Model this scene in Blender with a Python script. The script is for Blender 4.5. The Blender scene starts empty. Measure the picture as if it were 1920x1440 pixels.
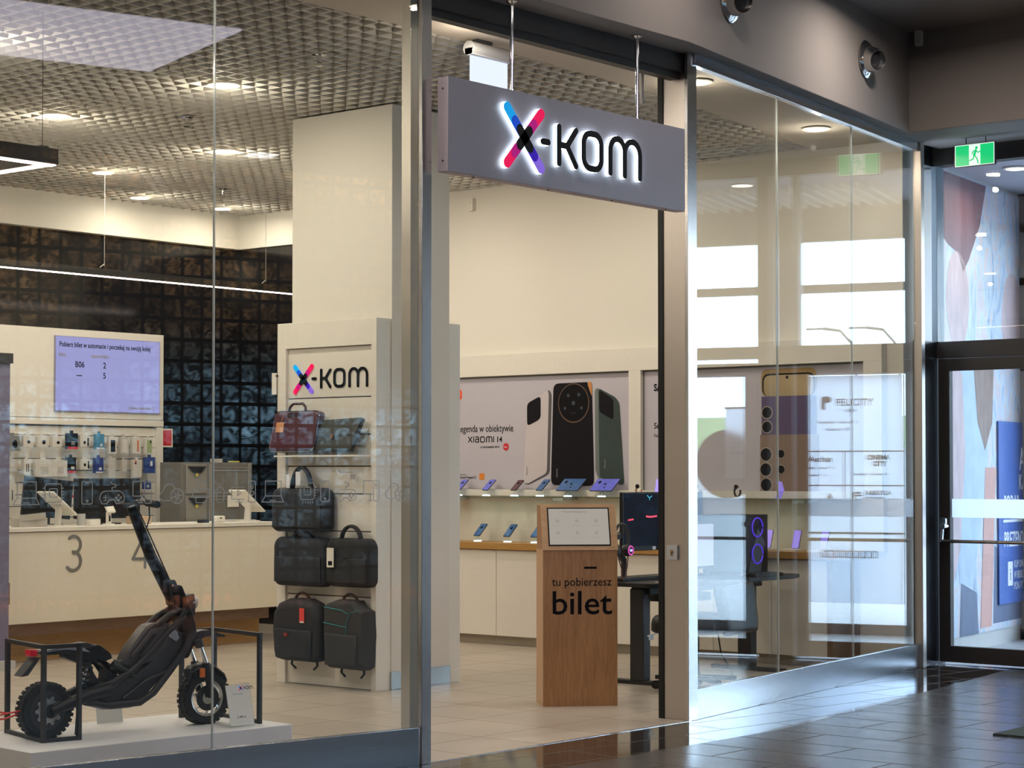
import bpy, math, random
from mathutils import Matrix, Vector
random.seed(7)
R = math.radians
sc = bpy.context.scene
COL = sc.collection

# ---------------------------------------------------------------- camera
FOC = 3786.0                       # focal length in pixels of the 1920 px wide frame
PITCH = math.atan(95 / FOC)
cam_d = bpy.data.cameras.new('camera'); cam = bpy.data.objects.new('camera', cam_d); COL.objects.link(cam)
cam_d.sensor_fit = 'HORIZONTAL'; cam_d.sensor_width = 36.0; cam_d.lens = 36.0 * FOC / 1920
cam_d.shift_y = (792 - 720) / 1920.0; cam_d.clip_start = 0.05; cam_d.clip_end = 500
cam.location = (0, 0, 1.55)
cam.rotation_euler = (R(90) + PITCH, 0, R(40 - 90))
sc.camera = cam
# ---------------------------------------------------------------- look
sc.view_settings.view_transform = 'Standard'; sc.view_settings.look = 'None'
sc.view_settings.exposure = 0.0; sc.view_settings.gamma = 1.0; sc.view_settings.use_curve_mapping = False
cy = sc.cycles
cy.max_bounces = 9; cy.diffuse_bounces = 4; cy.glossy_bounces = 5; cy.transmission_bounces = 6; cy.transparent_max_bounces = 24
cy.caustics_reflective = False; cy.caustics_refractive = False; cy.sample_clamp_indirect = 6.0
try: cy.use_denoising = True
except Exception: pass
# ---------------------------------------------------------------- sky
W = bpy.data.worlds.new('sky'); sc.world = W; W.use_nodes = True
nt = W.node_tree; nt.nodes.clear()
n_out = nt.nodes.new('ShaderNodeOutputWorld'); n_bg = nt.nodes.new('ShaderNodeBackground')
n_tc = nt.nodes.new('ShaderNodeTexCoord'); n_nz = nt.nodes.new('ShaderNodeTexNoise'); n_cr = nt.nodes.new('ShaderNodeValToRGB')
n_nz.inputs['Scale'].default_value = 4.0; n_nz.inputs['Detail'].default_value = 6.0
n_cr.color_ramp.elements[0].position = 0.38; n_cr.color_ramp.elements[0].color = (0.36, 0.60, 0.92, 1)
n_cr.color_ramp.elements[1].position = 0.62; n_cr.color_ramp.elements[1].color = (0.86, 0.93, 1.0, 1)
nt.links.new(n_tc.outputs['Generated'], n_nz.inputs['Vector']); nt.links.new(n_nz.outputs['Fac'], n_cr.inputs['Fac'])
nt.links.new(n_cr.outputs['Color'], n_bg.inputs['Color']); nt.links.new(n_bg.outputs[0], n_out.inputs[0])
n_bg.inputs['Strength'].default_value = 10.0

def area(name, loc, sx, sy, power, color, rot=(0, 0, 0), shape='RECTANGLE', spread=180):
    l = bpy.data.lights.new(name, 'AREA'); l.shape = shape; l.size = sx
    if shape in ('RECTANGLE', 'ELLIPSE'): l.size_y = sy
    l.energy = power; l.color = color; l.spread = R(spread)
    o = bpy.data.objects.new(name, l); COL.objects.link(o); o.location = loc; o.rotation_euler = rot
    return o
WARM = (1.0, 0.88, 0.71); COOL = (0.80, 0.86, 1.0)
SPOTS = [(9.32, 12.27), (9.32, 10.41), (11.35, 14.27), (11.25, 12.54), (12.62, 15.3), (13.68, 15.3),
         (7.3, 12.3), (7.3, 10.4), (5.3, 12.3), (5.3, 10.4), (12.9, 12.4), (12.9, 10.4), (9.32, 14.27), (7.3, 14.27), (5.3, 14.27)]
BAND = [(11.27, 7.82), (13.4, 8.18), (9.0, 7.85), (6.2, 8.15)]
def bulb(x, y, z, power, color):
    l = bpy.data.lights.new('downlight_light', 'POINT'); l.energy = power; l.color = color; l.shadow_soft_size = .022
    o = bpy.data.objects.new('downlight_light', l); COL.objects.link(o); o.location = (x, y, z)
for x, y in SPOTS:
    bulb(x, y - (.25 if y > 14.2 else 0), 4.05, 5 if y > 14.2 else 9, WARM)
    area('downlight_light', (x, y - (.25 if y > 14.2 else 0), 4.19), .15, .15, 12 if y > 14.2 else 19, WARM, shape='DISK')
for x, y in BAND:
    bulb(x, y, 4.06, 4, WARM); area('downlight_light', (x, y, 4.19), .15, .15, 12, WARM, shape='DISK')
MALL = [(12.45, 6.75), (9.9, 6.45), (7.0, 6.6), (9.9, 3.9), (12.55, 4.2), (6.5, 4.2), (3.5, 6.8), (11.9, .5), (3.0, 3.0)]
for i, (x, y) in enumerate(MALL):
    area('mall_downlight_light', (x, y, 4.95), .15, .15, (14 if i else 34), (1, .90, .82), shape='DISK', spread=170)

# ================================================================ materials
def _m(name):
    m = bpy.data.materials.new(name); m.use_nodes = True
    return m, m.node_tree, m.node_tree.nodes['Principled BSDF']
def mat(name, col, rough=.5, metal=0., nscale=0, namt=.08, bump=0, emit=None, estr=1., coat=0, stretch=(1, 1, 1), spec=None):
    m, t, b = _m(name)
    b.inputs['Base Color'].default_value = (*col, 1); b.inputs['Roughness'].default_value = rough; b.inputs['Metallic'].default_value = metal
    if spec is not None: b.inputs['Specular IOR Level'].default_value = spec
    if coat: b.inputs['Coat Weight'].default_value = coat; b.inputs['Coat Roughness'].default_value = .05
    if emit: b.inputs['Emission Color'].default_value = (*emit, 1); b.inputs['Emission Strength'].default_value = estr
    if not nscale: nscale = 30; namt = min(namt, .04)
    tc = t.nodes.new('ShaderNodeTexCoord'); mp = t.nodes.new('ShaderNodeMapping'); mp.inputs['Scale'].default_value = stretch
    nz = t.nodes.new('ShaderNodeTexNoise'); nz.inputs['Scale'].default_value = nscale; nz.inputs['Detail'].default_value = 4
    t.links.new(tc.outputs['Object'], mp.inputs[0]); t.links.new(mp.outputs[0], nz.inputs['Vector'])
    mx = t.nodes.new('ShaderNodeMixRGB'); mx.inputs[1].default_value = (*[c * (1 - namt) for c in col], 1)
    mx.inputs[2].default_value = (*[min(1, c * (1 + namt)) for c in col], 1)
    t.links.new(nz.outputs['Fac'], mx.inputs[0]); t.links.new(mx.outputs[0], b.inputs['Base Color'])
    if bump:
        bp = t.nodes.new('ShaderNodeBump'); bp.inputs['Strength'].default_value = bump; bp.inputs['Distance'].default_value = .01
        t.links.new(nz.outputs['Fac'], bp.inputs['Height']); t.links.new(bp.outputs[0], b.inputs['Normal'])
    return m
def emis(name, col, s):
    m, t, b = _m(name); b.inputs['Base Color'].default_value = (0, 0, 0, 1); b.inputs['Roughness'].default_value = .3
    b.inputs['Emission Color'].default_value = (*col, 1); b.inputs['Emission Strength'].default_value = s
    return m
def wood(name, c1, c2, vertical=True, rough=.45, sc_=1.0):
    m, t, b = _m(name); b.inputs['Roughness'].default_value = rough
    tc = t.nodes.new('ShaderNodeTexCoord'); mp = t.nodes.new('ShaderNodeMapping')
    mp.inputs['Scale'].default_value = (10, .8, 10) if vertical == 'y' else ((9 * sc_, 9 * sc_, 1.1 * sc_) if vertical else (1.1 * sc_, 1.1 * sc_, 12 * sc_))
    nz = t.nodes.new('ShaderNodeTexNoise'); nz.inputs['Scale'].default_value = 3.2; nz.inputs['Detail'].default_value = 8; nz.inputs['Distortion'].default_value = 1.6
    n2 = t.nodes.new('ShaderNodeTexNoise'); n2.inputs['Scale'].default_value = 22; n2.inputs['Detail'].default_value = 6
    cr = t.nodes.new('ShaderNodeValToRGB'); cr.color_ramp.elements[0].color = (*c1, 1); cr.color_ramp.elements[1].color = (*c2, 1)
    cr.color_ramp.elements[0].position = .32; cr.color_ramp.elements[1].position = .66
    ad = t.nodes.new('ShaderNodeMixRGB'); ad.inputs[0].default_value = .35
    t.links.new(tc.outputs['Object'], mp.inputs[0]); t.links.new(mp.outputs[0], nz.inputs['Vector']); t.links.new(mp.outputs[0], n2.inputs['Vector'])
    t.links.new(nz.outputs['Fac'], ad.inputs[1]); t.links.new(n2.outputs['Fac'], ad.inputs[2]); t.links.new(ad.outputs[0], cr.inputs['Fac'])
    t.links.new(cr.outputs['Color'], b.inputs['Base Color'])
    return m
def tiles(name, c1, c2, mortar, w, h, rough, msize=.003, offset=.5, rot=0, rough2=None, nscale=3, bump=0.0, spec=.5):
    m, t, b = _m(name); b.inputs['Roughness'].default_value = rough; b.inputs['Specular IOR Level'].default_value = spec
    tc = t.nodes.new('ShaderNodeTexCoord'); mp = t.nodes.new('ShaderNodeMapping'); mp.inputs['Rotation'].default_value = (0, 0, rot)
    br = t.nodes.new('ShaderNodeTexBrick'); br.inputs['Scale'].default_value = 1; br.offset = offset
    br.inputs['Brick Width'].default_value = w; br.inputs['Row Height'].default_value = h; br.inputs['Mortar Size'].default_value = msize
    br.inputs['Color1'].default_value = (*c1, 1); br.inputs['Color2'].default_value = (*c2, 1); br.inputs['Mortar'].default_value = (*mortar, 1)
    nz = t.nodes.new('ShaderNodeTexNoise'); nz.inputs['Scale'].default_value = nscale; nz.inputs['Detail'].default_value = 7
    t.links.new(tc.outputs['Object'], mp.inputs[0]); t.links.new(mp.outputs[0], br.inputs['Vector']); t.links.new(mp.outputs[0], nz.inputs['Vector'])
    mv = t.nodes.new('ShaderNodeMapRange'); mv.inputs[1].default_value = 0; mv.inputs[2].default_value = 1; mv.inputs[3].default_value = .84; mv.inputs[4].default_value = 1.14
    t.links.new(nz.outputs['Fac'], mv.inputs[0])
    mu = t.nodes.new('ShaderNodeVectorMath'); mu.operation = 'SCALE'; t.links.new(br.outputs['Color'], mu.inputs[0]); t.links.new(mv.outputs[0], mu.inputs['Scale'])
    t.links.new(mu.outputs[0], b.inputs['Base Color'])
    mr = t.nodes.new('ShaderNodeMapRange'); mr.inputs[1].default_value = 0; mr.inputs[2].default_value = 1
    mr.inputs[3].default_value = rough * .8; mr.inputs[4].default_value = (rough2 or rough * 1.2)
    t.links.new(nz.outputs['Fac'], mr.inputs[0])
    ma = t.nodes.new('ShaderNodeMath'); ma.operation = 'MULTIPLY_ADD'; t.links.new(br.outputs['Fac'], ma.inputs[0]); ma.inputs[1].default_value = .55; t.links.new(mr.outputs[0], ma.inputs[2]); t.links.new(ma.outputs[0], b.inputs['Roughness'])
    bp = t.nodes.new('ShaderNodeBump'); bp.inputs['Strength'].default_value = .25; bp.inputs['Distance'].default_value = .002; bp.invert = True
    t.links.new(br.outputs['Fac'], bp.inputs['Height']); t.links.new(bp.outputs[0], b.inputs['Normal'])
    return m
def glass(name, k=1.0, tint=(.985, .995, .985)):
    m = bpy.data.materials.new(name); m.use_nodes = True; t = m.node_tree; t.nodes.clear()
    o = t.nodes.new('ShaderNodeOutputMaterial'); mx = t.nodes.new('ShaderNodeMixShader')
    tr = t.nodes.new('ShaderNodeBsdfTransparent'); tr.inputs[0].default_value = (*tint, 1)
    gl = t.nodes.new('ShaderNodeBsdfGlossy'); gl.inputs['Roughness'].default_value = 0.0; gl.inputs[0].default_value = (1, 1, 1, 1)
    g = t.nodes.new('ShaderNodeNewGeometry'); d = t.nodes.new('ShaderNodeVectorMath'); d.operation = 'DOT_PRODUCT'
    t.links.new(g.outputs['Normal'], d.inputs[0]); t.links.new(g.outputs['Incoming'], d.inputs[1])
    def M(op, a, bb=None, c=None):
        n = t.nodes.new('ShaderNodeMath'); n.operation = op
        for i, v in enumerate((a, bb, c)):
            if v is None: continue
            if isinstance(v, (int, float)): n.inputs[i].default_value = v
            else: t.links.new(v, n.inputs[i])
        return n.outputs[0]
    c = M('ABSOLUTE', d.outputs['Value']); c = M('SUBTRACT', 1.0, c); c = M('POWER', c, 5.0); c = M('MULTIPLY_ADD', c, .96, .04); c = M('MULTIPLY', c, k)
    c = M('MINIMUM', c, 1.0)
    t.links.new(c, mx.inputs[0]); t.links.new(tr.outputs[0], mx.inputs[1]); t.links.new(gl.outputs[0], mx.inputs[2]); t.links.new(mx.outputs[0], o.inputs[0])
    return m
def steel(name, col=(.62, .61, .60), rough=.22, sx=(60, 60, .6), amt=.12):
    m, t, b = _m(name); b.inputs['Metallic'].default_value = 1
    tc = t.nodes.new('ShaderNodeTexCoord'); mp = t.nodes.new('ShaderNodeMapping'); mp.inputs['Scale'].default_value = sx
    nz = t.nodes.new('ShaderNodeTexNoise'); nz.inputs['Scale'].default_value = 6; nz.inputs['Detail'].default_value = 5
    mr = t.nodes.new('ShaderNodeMapRange'); mr.inputs[3].default_value = rough * (1 - amt * 2); mr.inputs[4].default_value = rough * (1 + amt * 2)
    mx = t.nodes.new('ShaderNodeMixRGB'); mx.inputs[1].default_value = (*[c * .93 for c in col], 1); mx.inputs[2].default_value = (*col, 1)
    t.links.new(tc.outputs['Object'], mp.inputs[0]); t.links.new(mp.outputs[0], nz.inputs['Vector'])
    t.links.new(nz.outputs['Fac'], mr.inputs[0]); t.links.new(mr.outputs[0], b.inputs['Roughness'])
    t.links.new(nz.outputs['Fac'], mx.inputs[0]); t.links.new(mx.outputs[0], b.inputs['Base Color'])
    bp = t.nodes.new('ShaderNodeBump'); bp.inputs['Strength'].default_value = .06; bp.inputs['Distance'].default_value = .001
    t.links.new(nz.outputs['Fac'], bp.inputs['Height']); t.links.new(bp.outputs[0], b.inputs['Normal'])
    return m

MT = {}
MT['white'] = mat('warm white laminate', (.80, .77, .70), .45)
MT['wallw'] = mat('warm white paint', (.78, .75, .68), .8, nscale=60, namt=.02)
MT['column'] = mat('white plaster', (.76, .73, .67), .8, nscale=50, namt=.02)
MT['deskw'] = mat('cream laminate', (.78, .72, .60), .35)
MT['grey'] = mat('light grey', (.5, .5, .5), .5)
MT['plinth'] = mat('grey beige plinth', (.42, .38, .31), .5)
MT['taupe'] = mat('taupe wall paint', (.20, .175, .16), .85, nscale=90, namt=.03)
MT['taupe2'] = mat('taupe ceiling paint', (.24, .21, .19), .9, nscale=90, namt=.03)
MT['black'] = mat('black plastic', (.010, .010, .011), .38, spec=.35)
MT['blackm'] = mat('black powder coated metal', (.015, .015, .016), .5)
MT['rubber'] = mat('black rubber', (.010, .010, .010), .75, nscale=80, bump=.3)
MT['dark'] = mat('dark grey plastic', (.035, .035, .037), .4)
MT['frame'] = mat('dark anodised frame', (.028, .024, .022), .5)
MT['blackwall'] = mat('black gloss wall panel', (.007, .007, .009), .12, nscale=2, namt=.3)
MT['ceil'] = mat('warm grey louvre', (.68, .655, .60), .6)
MT['plenum'] = mat('grey plenum', (.40, .38, .335), .9)
MT['band'] = mat('beige ceiling paint', (.58, .53, .46), .85)
MT['steel'] = steel('brushed steel vertical')
MT['steelh'] = steel('brushed steel horizontal', (.60, .62, .66), .24, (.6, .6, 60))
MT['steelm'] = steel('warm brushed steel', (.58, .53, .49), .34, (60, 60, .6))
MT['chrome'] = steel('chrome', (.75, .75, .75), .08, (8, 8, 8))
MT['oak'] = wood('oak veneer', (.24, .115, .042), (.42, .225, .095))
MT['oakk'] = wood('oak veneer upright', (.29, .135, .050), (.46, .245, .105), 'y')
MT['oakl'] = wood('pale oak edge', (.50, .30, .16), (.62, .40, .23), False)
MT['oakh'] = wood('honey oak', (.36, .19, .05), (.50, .28, .085), False)
MT['brown'] = wood('dark brown base', (.17, .10, .06), (.25, .15, .09), False)
MT['floor'] = tiles('beige floor tile', (.47, .41, .34), (.43, .375, .31), (.25, .21, .17), .6, .6, .32, msize=.005, offset=0, rot=0)
MT['mall'] = tiles('dark grey porcelain floor', (.050, .048, .048), (.062, .058, .057), (.008, .008, .008), .9, .4, .20, msize=.007, rot=R(90), rough2=.32, spec=.8)
MT['polish'] = tiles('polished dark border', (.030, .025, .023), (.038, .030, .027), (.008, .008, .008), .9, .33, .05, msize=.005, rot=R(6), rough2=.09, spec=.9)
MT['vest'] = tiles('pale grey vestibule tile', (.40, .42, .45), (.37, .39, .42), (.22, .23, .25), .45, .45, .3, offset=0)
MT['glass'] = glass('shop window glass', 1.0)
MT['glassr'] = glass('shop window glass strong', 1.25, (.975, .985, .975))
MT['glasse'] = glass('entrance glass', .8)
fm, ft, fb = _m('frosted film'); fb.inputs['Base Color'].default_value = (.8, .85, .95, 1); fb.inputs['Roughness'].default_value = .9; fb.inputs['Transmission Weight'].default_value = 0
ft.nodes.clear(); fo = ft.nodes.new('ShaderNodeOutputMaterial'); fx = ft.nodes.new('ShaderNodeMixShader'); f1 = ft.nodes.new('ShaderNodeBsdfTranslucent'); f2 = ft.nodes.new('ShaderNodeBsdfTransparent'); f1.inputs[0].default_value = (.85, .88, .95, 1)
fx.inputs[0].default_value = .25; ft.links.new(f1.outputs[0], fx.inputs[1]); ft.links.new(f2.outputs[0], fx.inputs[2]); ft.links.new(fx.outputs[0], fo.inputs[0]); MT['film'] = fm
MT['acryl'] = glass('clear acrylic', 1.0, (.93, .97, .96))
MT['smoke'] = mat('smoky translucent plastic', (.16, .155, .14), .25)
MT['sign'] = mat('grey violet sign face', (.25, .24, .285), .35)
MT['signs'] = mat('pink grey sign side', (.62, .53, .58), .5)
MT['logow'] = emis('white halo light', (.78, .93, 1.0), 6.0)
MT['frost'] = mat('etched grey decal', (.55, .57, .54), .6)
MT['lamp'] = emis('downlight glow', (1.0, .86, .66), 22)
MT['led'] = emis('warm led strip', (1.0, .80, .70), 9)
MT['panelw'] = emis('luminous ceiling panel', (.86, .81, 1.0), 3.9)
MT['exitg'] = emis('green exit sign face', (.0, .62, .19), 1.0)
MT['exitw'] = emis('white exit sign pictogram', (.82, 1.0, .88), 1.0)
MT['exitw2'] = emis('white side light', (.80, .88, 1.0), 1.05)
MT['screen'] = emis('lilac screen', (.43, .43, .86), .78)
MT['txt'] = mat('dark lettering', (.008, .008, .010), .6, spec=.1)
MT['txtg'] = mat('grey lettering', (.17, .165, .15), .6)
MT['txtl'] = mat('faint grey lettering', (.30, .30, .34), .6)
MT['txtw'] = mat('white lettering', (.75, .78, .85), .5)
def C(name, col, rough=.5, **k):
    if name not in MT: MT[name] = mat(name, col, rough, **k)
    return MT[name]
BLUE1 = C('logo light blue', (.01, .42, .95), .4, spec=.15, emit=(.0, .40, .95), estr=.45); BLUE2 = C('logo blue', (.01, .10, .85), .4, spec=.15, emit=(.01, .1, .85), estr=.25)
PINK = C('logo pink', (.95, .004, .11), .4, spec=.15, emit=(1.0, .004, .11), estr=.45); MAG = C('logo magenta', (.70, .006, .32), .4, spec=.15, emit=(.7, .006, .32), estr=.2)
INDIGO = C('logo indigo', (.05, .01, .65), .4, spec=.15, emit=(.05, .01, .65), estr=.2); LILAC = C('logo lilac', (.27, .15, .85), .4, spec=.15, emit=(.30, .17, .9), estr=.4)

# ================================================================ builders
def Fr(o, ex, ey):
    ex = Vector(ex).normalized(); ey = Vector(ey).normalized(); ez = ex.cross(ey)
    m = Matrix((ex, ey, ez)).transposed().to_4x4(); m.translation = Vector(o); return m
def FX(x, y, z): return Fr((x, y, z), (0, -1, 0), (0, 0, 1))        # board facing -X : local x to the viewer's right, y up, z towards the viewer
def FY(x, y, z): return Fr((x, y, z), (1, 0, 0), (0, 0, 1))         # board facing -Y
def FU(x, y, z, deg): return Fr((x, y, z), (math.cos(R(deg)), math.sin(R(deg)), 0), (0, 0, 1))
class MB:
    def __init__(s): s.v = []; s.f = []; s.mi = []; s.T = Matrix.Identity(4); s.m = 0
    def add(s, vs, fs):
        n = len(s.v); s.v += [s.T @ Vector(v) for v in vs]; s.f += [[n + i for i in f] for f in fs]; s.mi += [s.m] * len(fs); return s
    def box(s, x0, x1, y0, y1, z0, z1):
        x0, x1 = sorted((x0, x1)); y0, y1 = sorted((y0, y1)); z0, z1 = sorted((z0, z1))
        return s.add([(x0, y0, z0), (x1, y0, z0), (x1, y1, z0), (x0, y1, z0), (x0, y0, z1), (x1, y0, z1), (x1, y1, z1), (x0, y1, z1)],
                     [(0, 3, 2, 1), (4, 5, 6, 7), (0, 1, 5, 4), (1, 2, 6, 5), (2, 3, 7, 6), (3, 0, 4, 7)])
    def bar(s, p, q, w, h, up=(0, 0, 1)):
        p = Vector(p); q = Vector(q); d = (q - p).normalized(); a = d.cross(Vector(up))
        if a.length < 1e-4: a = d.cross(Vector((1, 0, 0)))
        a.normalize(); b = a.cross(d); a *= w / 2; b *= h / 2
        vs = [p - a - b, p + a - b, p + a + b, p - a + b, q - a - b, q + a - b, q + a + b, q - a + b]
        return s.add(vs, [(0, 1, 2, 3), (7, 6, 5, 4), (4, 5, 1, 0), (5, 6, 2, 1), (6, 7, 3, 2), (7, 4, 0, 3)])
    def cyl(s, p, q, r0, r1=None, n=20):
        r1 = r0 if r1 is None else r1; p = Vector(p); q = Vector(q); d = (q - p).normalized()
        a = d.cross(Vector((0, 0, 1)));
        if a.length < 1e-3: a = Vector((1, 0, 0))
        a.normalize(); b = d.cross(a)
        vs = [p + (a * math.cos(t) + b * math.sin(t)) * r0 for t in (2 * math.pi * i / n for i in range(n))] + [q + (a * math.cos(t) + b * math.sin(t)) * r1 for t in (2 * math.pi * i / n for i in range(n))]
        return s.add(vs, [(i, (i + 1) % n, n + (i + 1) % n, n + i) for i in range(n)] + [tuple(range(n))[::-1], tuple(range(n, 2 * n))])
    def tube(s, pts, r, n=10, closed=False, flat=1.0):
        pts = [Vector(p) for p in pts]; m = len(pts); rs = r if isinstance(r, (list, tuple)) else [r] * m
        rings = []; prev = None
        for i, p in enumerate(pts):
            if closed: d = pts[(i + 1) % m] - pts[i - 1]
            else: d = pts[min(i + 1, m - 1)] - pts[max(i - 1, 0)]
            d.normalize()
            if prev is None:
                a = d.cross(Vector((0, 0, 1)));
                if a.length < 1e-3: a = d.cross(Vector((1, 0, 0)))
            else: a = prev - d * prev.dot(d)
            a.normalize(); prev = a; b = d.cross(a)
            rings.append([p + (a * math.cos(t) + b * math.sin(t) * flat) * rs[i] for t in (2 * math.pi * k / n for k in range(n))])
        vs = [v for r_ in rings for v in r_]; fs = []
        for i in range(m if closed else m - 1):
            j = (i + 1) % m; fs += [(i * n + k, i * n + (k + 1) % n, j * n + (k + 1) % n, j * n + k) for k in range(n)]
        if not closed: fs += [tuple(range(n))[::-1], tuple(range((m - 1) * n, m * n))]
        return s.add(vs, fs)
    def prism(s, poly, z0, z1):
        n = len(poly); a = sum(poly[i][0] * poly[(i + 1) % n][1] - poly[(i + 1) % n][0] * poly[i][1] for i in range(n))
        if a < 0: poly = poly[::-1]
        if z0 > z1: z0, z1 = z1, z0
        vs = [(x, y, z0) for x, y in poly] + [(x, y, z1) for x, y in poly]
        return s.add(vs, [tuple(range(n))[::-1], tuple(range(n, 2 * n))] + [(i, (i + 1) % n, n + (i + 1) % n, n + i) for i in range(n)])
    def rbox(s, x0, x1, y0, y1, z0, z1, r=.01, n=5): return s.prism(rrect(x0, x1, y0, y1, r, n), z0, z1)
    def slab(s, outline, t, dome=.35, z=0):       # soft pillow shape standing out of the local xy plane
        cx = sum(p[0] for p in outline) / len(outline); cy_ = sum(p[1] for p in outline) / len(outline); n = len(outline)
        a = sum(outline[i][0] * outline[(i + 1) % n][1] - outline[(i + 1) % n][0] * outline[i][1] for i in range(n))
        if a < 0: outline = outline[::-1]
        rings = [(.93, 0), (1, .12 * t), (1.0, t * (1 - dome)), (.965, t * (1 - dome * .45)), (.90, t * (1 - dome * .15)), (.75, t * .985), (.4, t)]
        vs = []
        for k, d in rings: vs += [(cx + (x - cx) * k, cy_ + (y - cy_) * k, z + d) for x, y in outline]
        fs = [tuple(range(n))[::-1], tuple(range((len(rings) - 1) * n, len(rings) * n))]
        for i in range(len(rings) - 1): fs += [(i * n + k, i * n + (k + 1) % n, (i + 1) * n + (k + 1) % n, (i + 1) * n + k) for k in range(n)]
        return s.add(vs, fs)
    def lathe(s, prof, n=32, c=(0, 0, 0), axis='z'):
        def P(r, z, t):
            x, y = r * math.cos(t), r * math.sin(t)
            return {'z': (c[0] + x, c[1] + y, c[2] + z), 'y': (c[0] + x, c[1] + z, c[2] - y), 'x': (c[0] + z, c[1] + x, c[2] + y)}[axis]
        m = len(prof); vs = [P(r, z, 2 * math.pi * k / n) for r, z in prof for k in range(n)]
        return s.add(vs, [(i * n + k, i * n + (k + 1) % n, (i + 1) * n + (k + 1) % n, (i + 1) * n + k) for i in range(m - 1) for k in range(n)])
    def ball(s, c, r, sx=1, sy=1, sz=1, n=14):
        vs = []; fs = []
        for i in range(n + 1):
            p = math.pi * i / n
            for k in range(2 * n):
                t = math.pi * k / n; vs.append((c[0] + r * sx * math.sin(p) * math.cos(t), c[1] + r * sy * math.sin(p) * math.sin(t), c[2] - r * sz * math.cos(p)))
        for i in range(n):
            for k in range(2 * n): fs.append((i * 2 * n + k, i * 2 * n + (k + 1) % (2 * n), (i + 1) * 2 * n + (k + 1) % (2 * n), (i + 1) * 2 * n + k))
        return s.add(vs, fs)
    def stroke(s, pts, w, z0, z1, closed=False, n=14):
        m = len(pts); seg = m if closed else m - 1
        for i in range(seg):
            a = Vector(pts[i]); b = Vector(pts[(i + 1) % m]); d = (b - a)
            if d.length < 1e-6: continue
            d.normalize(); p = Vector((-d.y, d.x)) * w / 2
            s.prism([tuple(a - p), tuple(b - p), tuple(b + p), tuple(a + p)], z0, z1 + 1.5e-5 * i)
        for j, p in enumerate(pts): s.prism([(p[0] + w / 2 * math.cos(2 * math.pi * k / n), p[1] + w / 2 * math.sin(2 * math.pi * k / n)) for k in range(n)], z0, z1 + 1.5e-5 * (seg + j))
        return s
    def build(s, name, mats, parent=None, bevel=0, smooth=40, **tags):
        me = bpy.data.meshes.new(name); me.from_pydata([tuple(v) for v in s.v], [], s.f)
        if not isinstance(mats, (list, tuple)): mats = [mats]
        for m in mats: me.materials.append(MT[m] if isinstance(m, str) else m)
        me.polygons.foreach_set('material_index', s.mi)
        me.update()
        if smooth:
            me.polygons.foreach_set('use_smooth', [True] * len(me.polygons))
            try: me.set_sharp_from_angle(angle=R(smooth))
            except Exception: pass
        o = bpy.data.objects.new(name, me); COL.objects.link(o)
        if parent: o.parent = parent
        if bevel:
            b = o.modifiers.new('bevel', 'BEVEL'); b.width = bevel; b.segments = 2; b.limit_method = 'ANGLE'; b.angle_limit = R(50); b.harden_normals = False
        for k, v in tags.items(): o[k] = v
        return o
def rrect(x0, x1, y0, y1, r, n=5):
    out = []
    for cx, cy_, a0 in ((x1 - r, y0 + r, -90), (x1 - r, y1 - r, 0), (x0 + r, y1 - r, 90), (x0 + r, y0 + r, 180)):
        out += [(cx + r * math.cos(R(a0 + 90 * i / n)), cy_ + r * math.sin(R(a0 + 90 * i / n))) for i in range(n + 1)]
    return out
def rpoly(pts, r=.03, n=4):
    out = []
    for i in range(len(pts)):
        p = Vector(pts[i]); a = Vector(pts[i - 1]) - p; b_ = Vector(pts[(i + 1) % len(pts)]) - p
        ra = min(r, a.length * .45); rb = min(r, b_.length * .45); A = p + a.normalized() * ra; B = p + b_.normalized() * rb
        for k in range(n + 1):
            u = k / n; q = A * (1 - u) ** 2 + p * 2 * u * (1 - u) + B * u * u; out.append((q.x, q.y))
    return out
def arc(cx, cy_, rx, a0, a1, n=10, ry=None):
    ry = rx if ry is None else ry
    return [(cx + rx * math.cos(R(a0 + (a1 - a0) * i / n)), cy_ + ry * math.sin(R(a0 + (a1 - a0) * i / n))) for i in range(n + 1)]
def thing(name, label, cat, M=None, loc=None, rz=0, group=None):
    o = bpy.data.objects.new(name, None); COL.objects.link(o); o.empty_display_size = .05
    o.matrix_world = M if M is not None else Matrix.Translation(loc or (0, 0, 0)) @ Matrix.Rotation(R(rz), 4, 'Z')
    o['label'] = label; o['category'] = cat
    if group: o['group'] = group
    return o
def struct(o): o['kind'] = 'structure'; return o
def S(name, mb, m, bevel=0, smooth=40): return struct(mb.build(name, m, None, bevel, smooth))
def tag(o, label, cat, group=None):
    o['label'] = label; o['category'] = cat
    if group: o['group'] = group
    return o
def kids(o): return [c for c in bpy.data.objects if c.parent == o]
def copy_tree(o, parent=None):
    c = o.copy(); COL.objects.link(c); c.parent = parent
    for ch in kids(o): copy_tree(ch, c)
    return c
def text(name, body, size, m, parent=None, M=None, align='LEFT', bold=0, ext=.0008, sx=1.0, spacing=1.0, z=0.001, x=0, y=0, **tags):
    c = bpy.data.curves.new(name, 'FONT'); c.body = body; c.size = size; c.align_x = align; c.extrude = ext; c.offset = bold; c.space_character = spacing
    c.resolution_u = 3
    t = bpy.data.objects.new('tmp', c); COL.objects.link(t); bpy.context.view_layer.update()
    me = bpy.data.meshes.new_from_object(t.evaluated_get(bpy.context.evaluated_depsgraph_get()))
    bpy.data.objects.remove(t); bpy.data.curves.remove(c); me.name = name
    me.transform(Matrix.Translation((x, y, z)) @ Matrix.Diagonal((sx, 1, 1, 1)))
    if M is not None: me.transform(M)
    me.materials.clear(); me.materials.append(MT[m] if isinstance(m, str) else m)
    o = bpy.data.objects.new(name, me); COL.objects.link(o)
    if parent: o.parent = parent
    for k, v in tags.items(): o[k] = v
    return o

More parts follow.
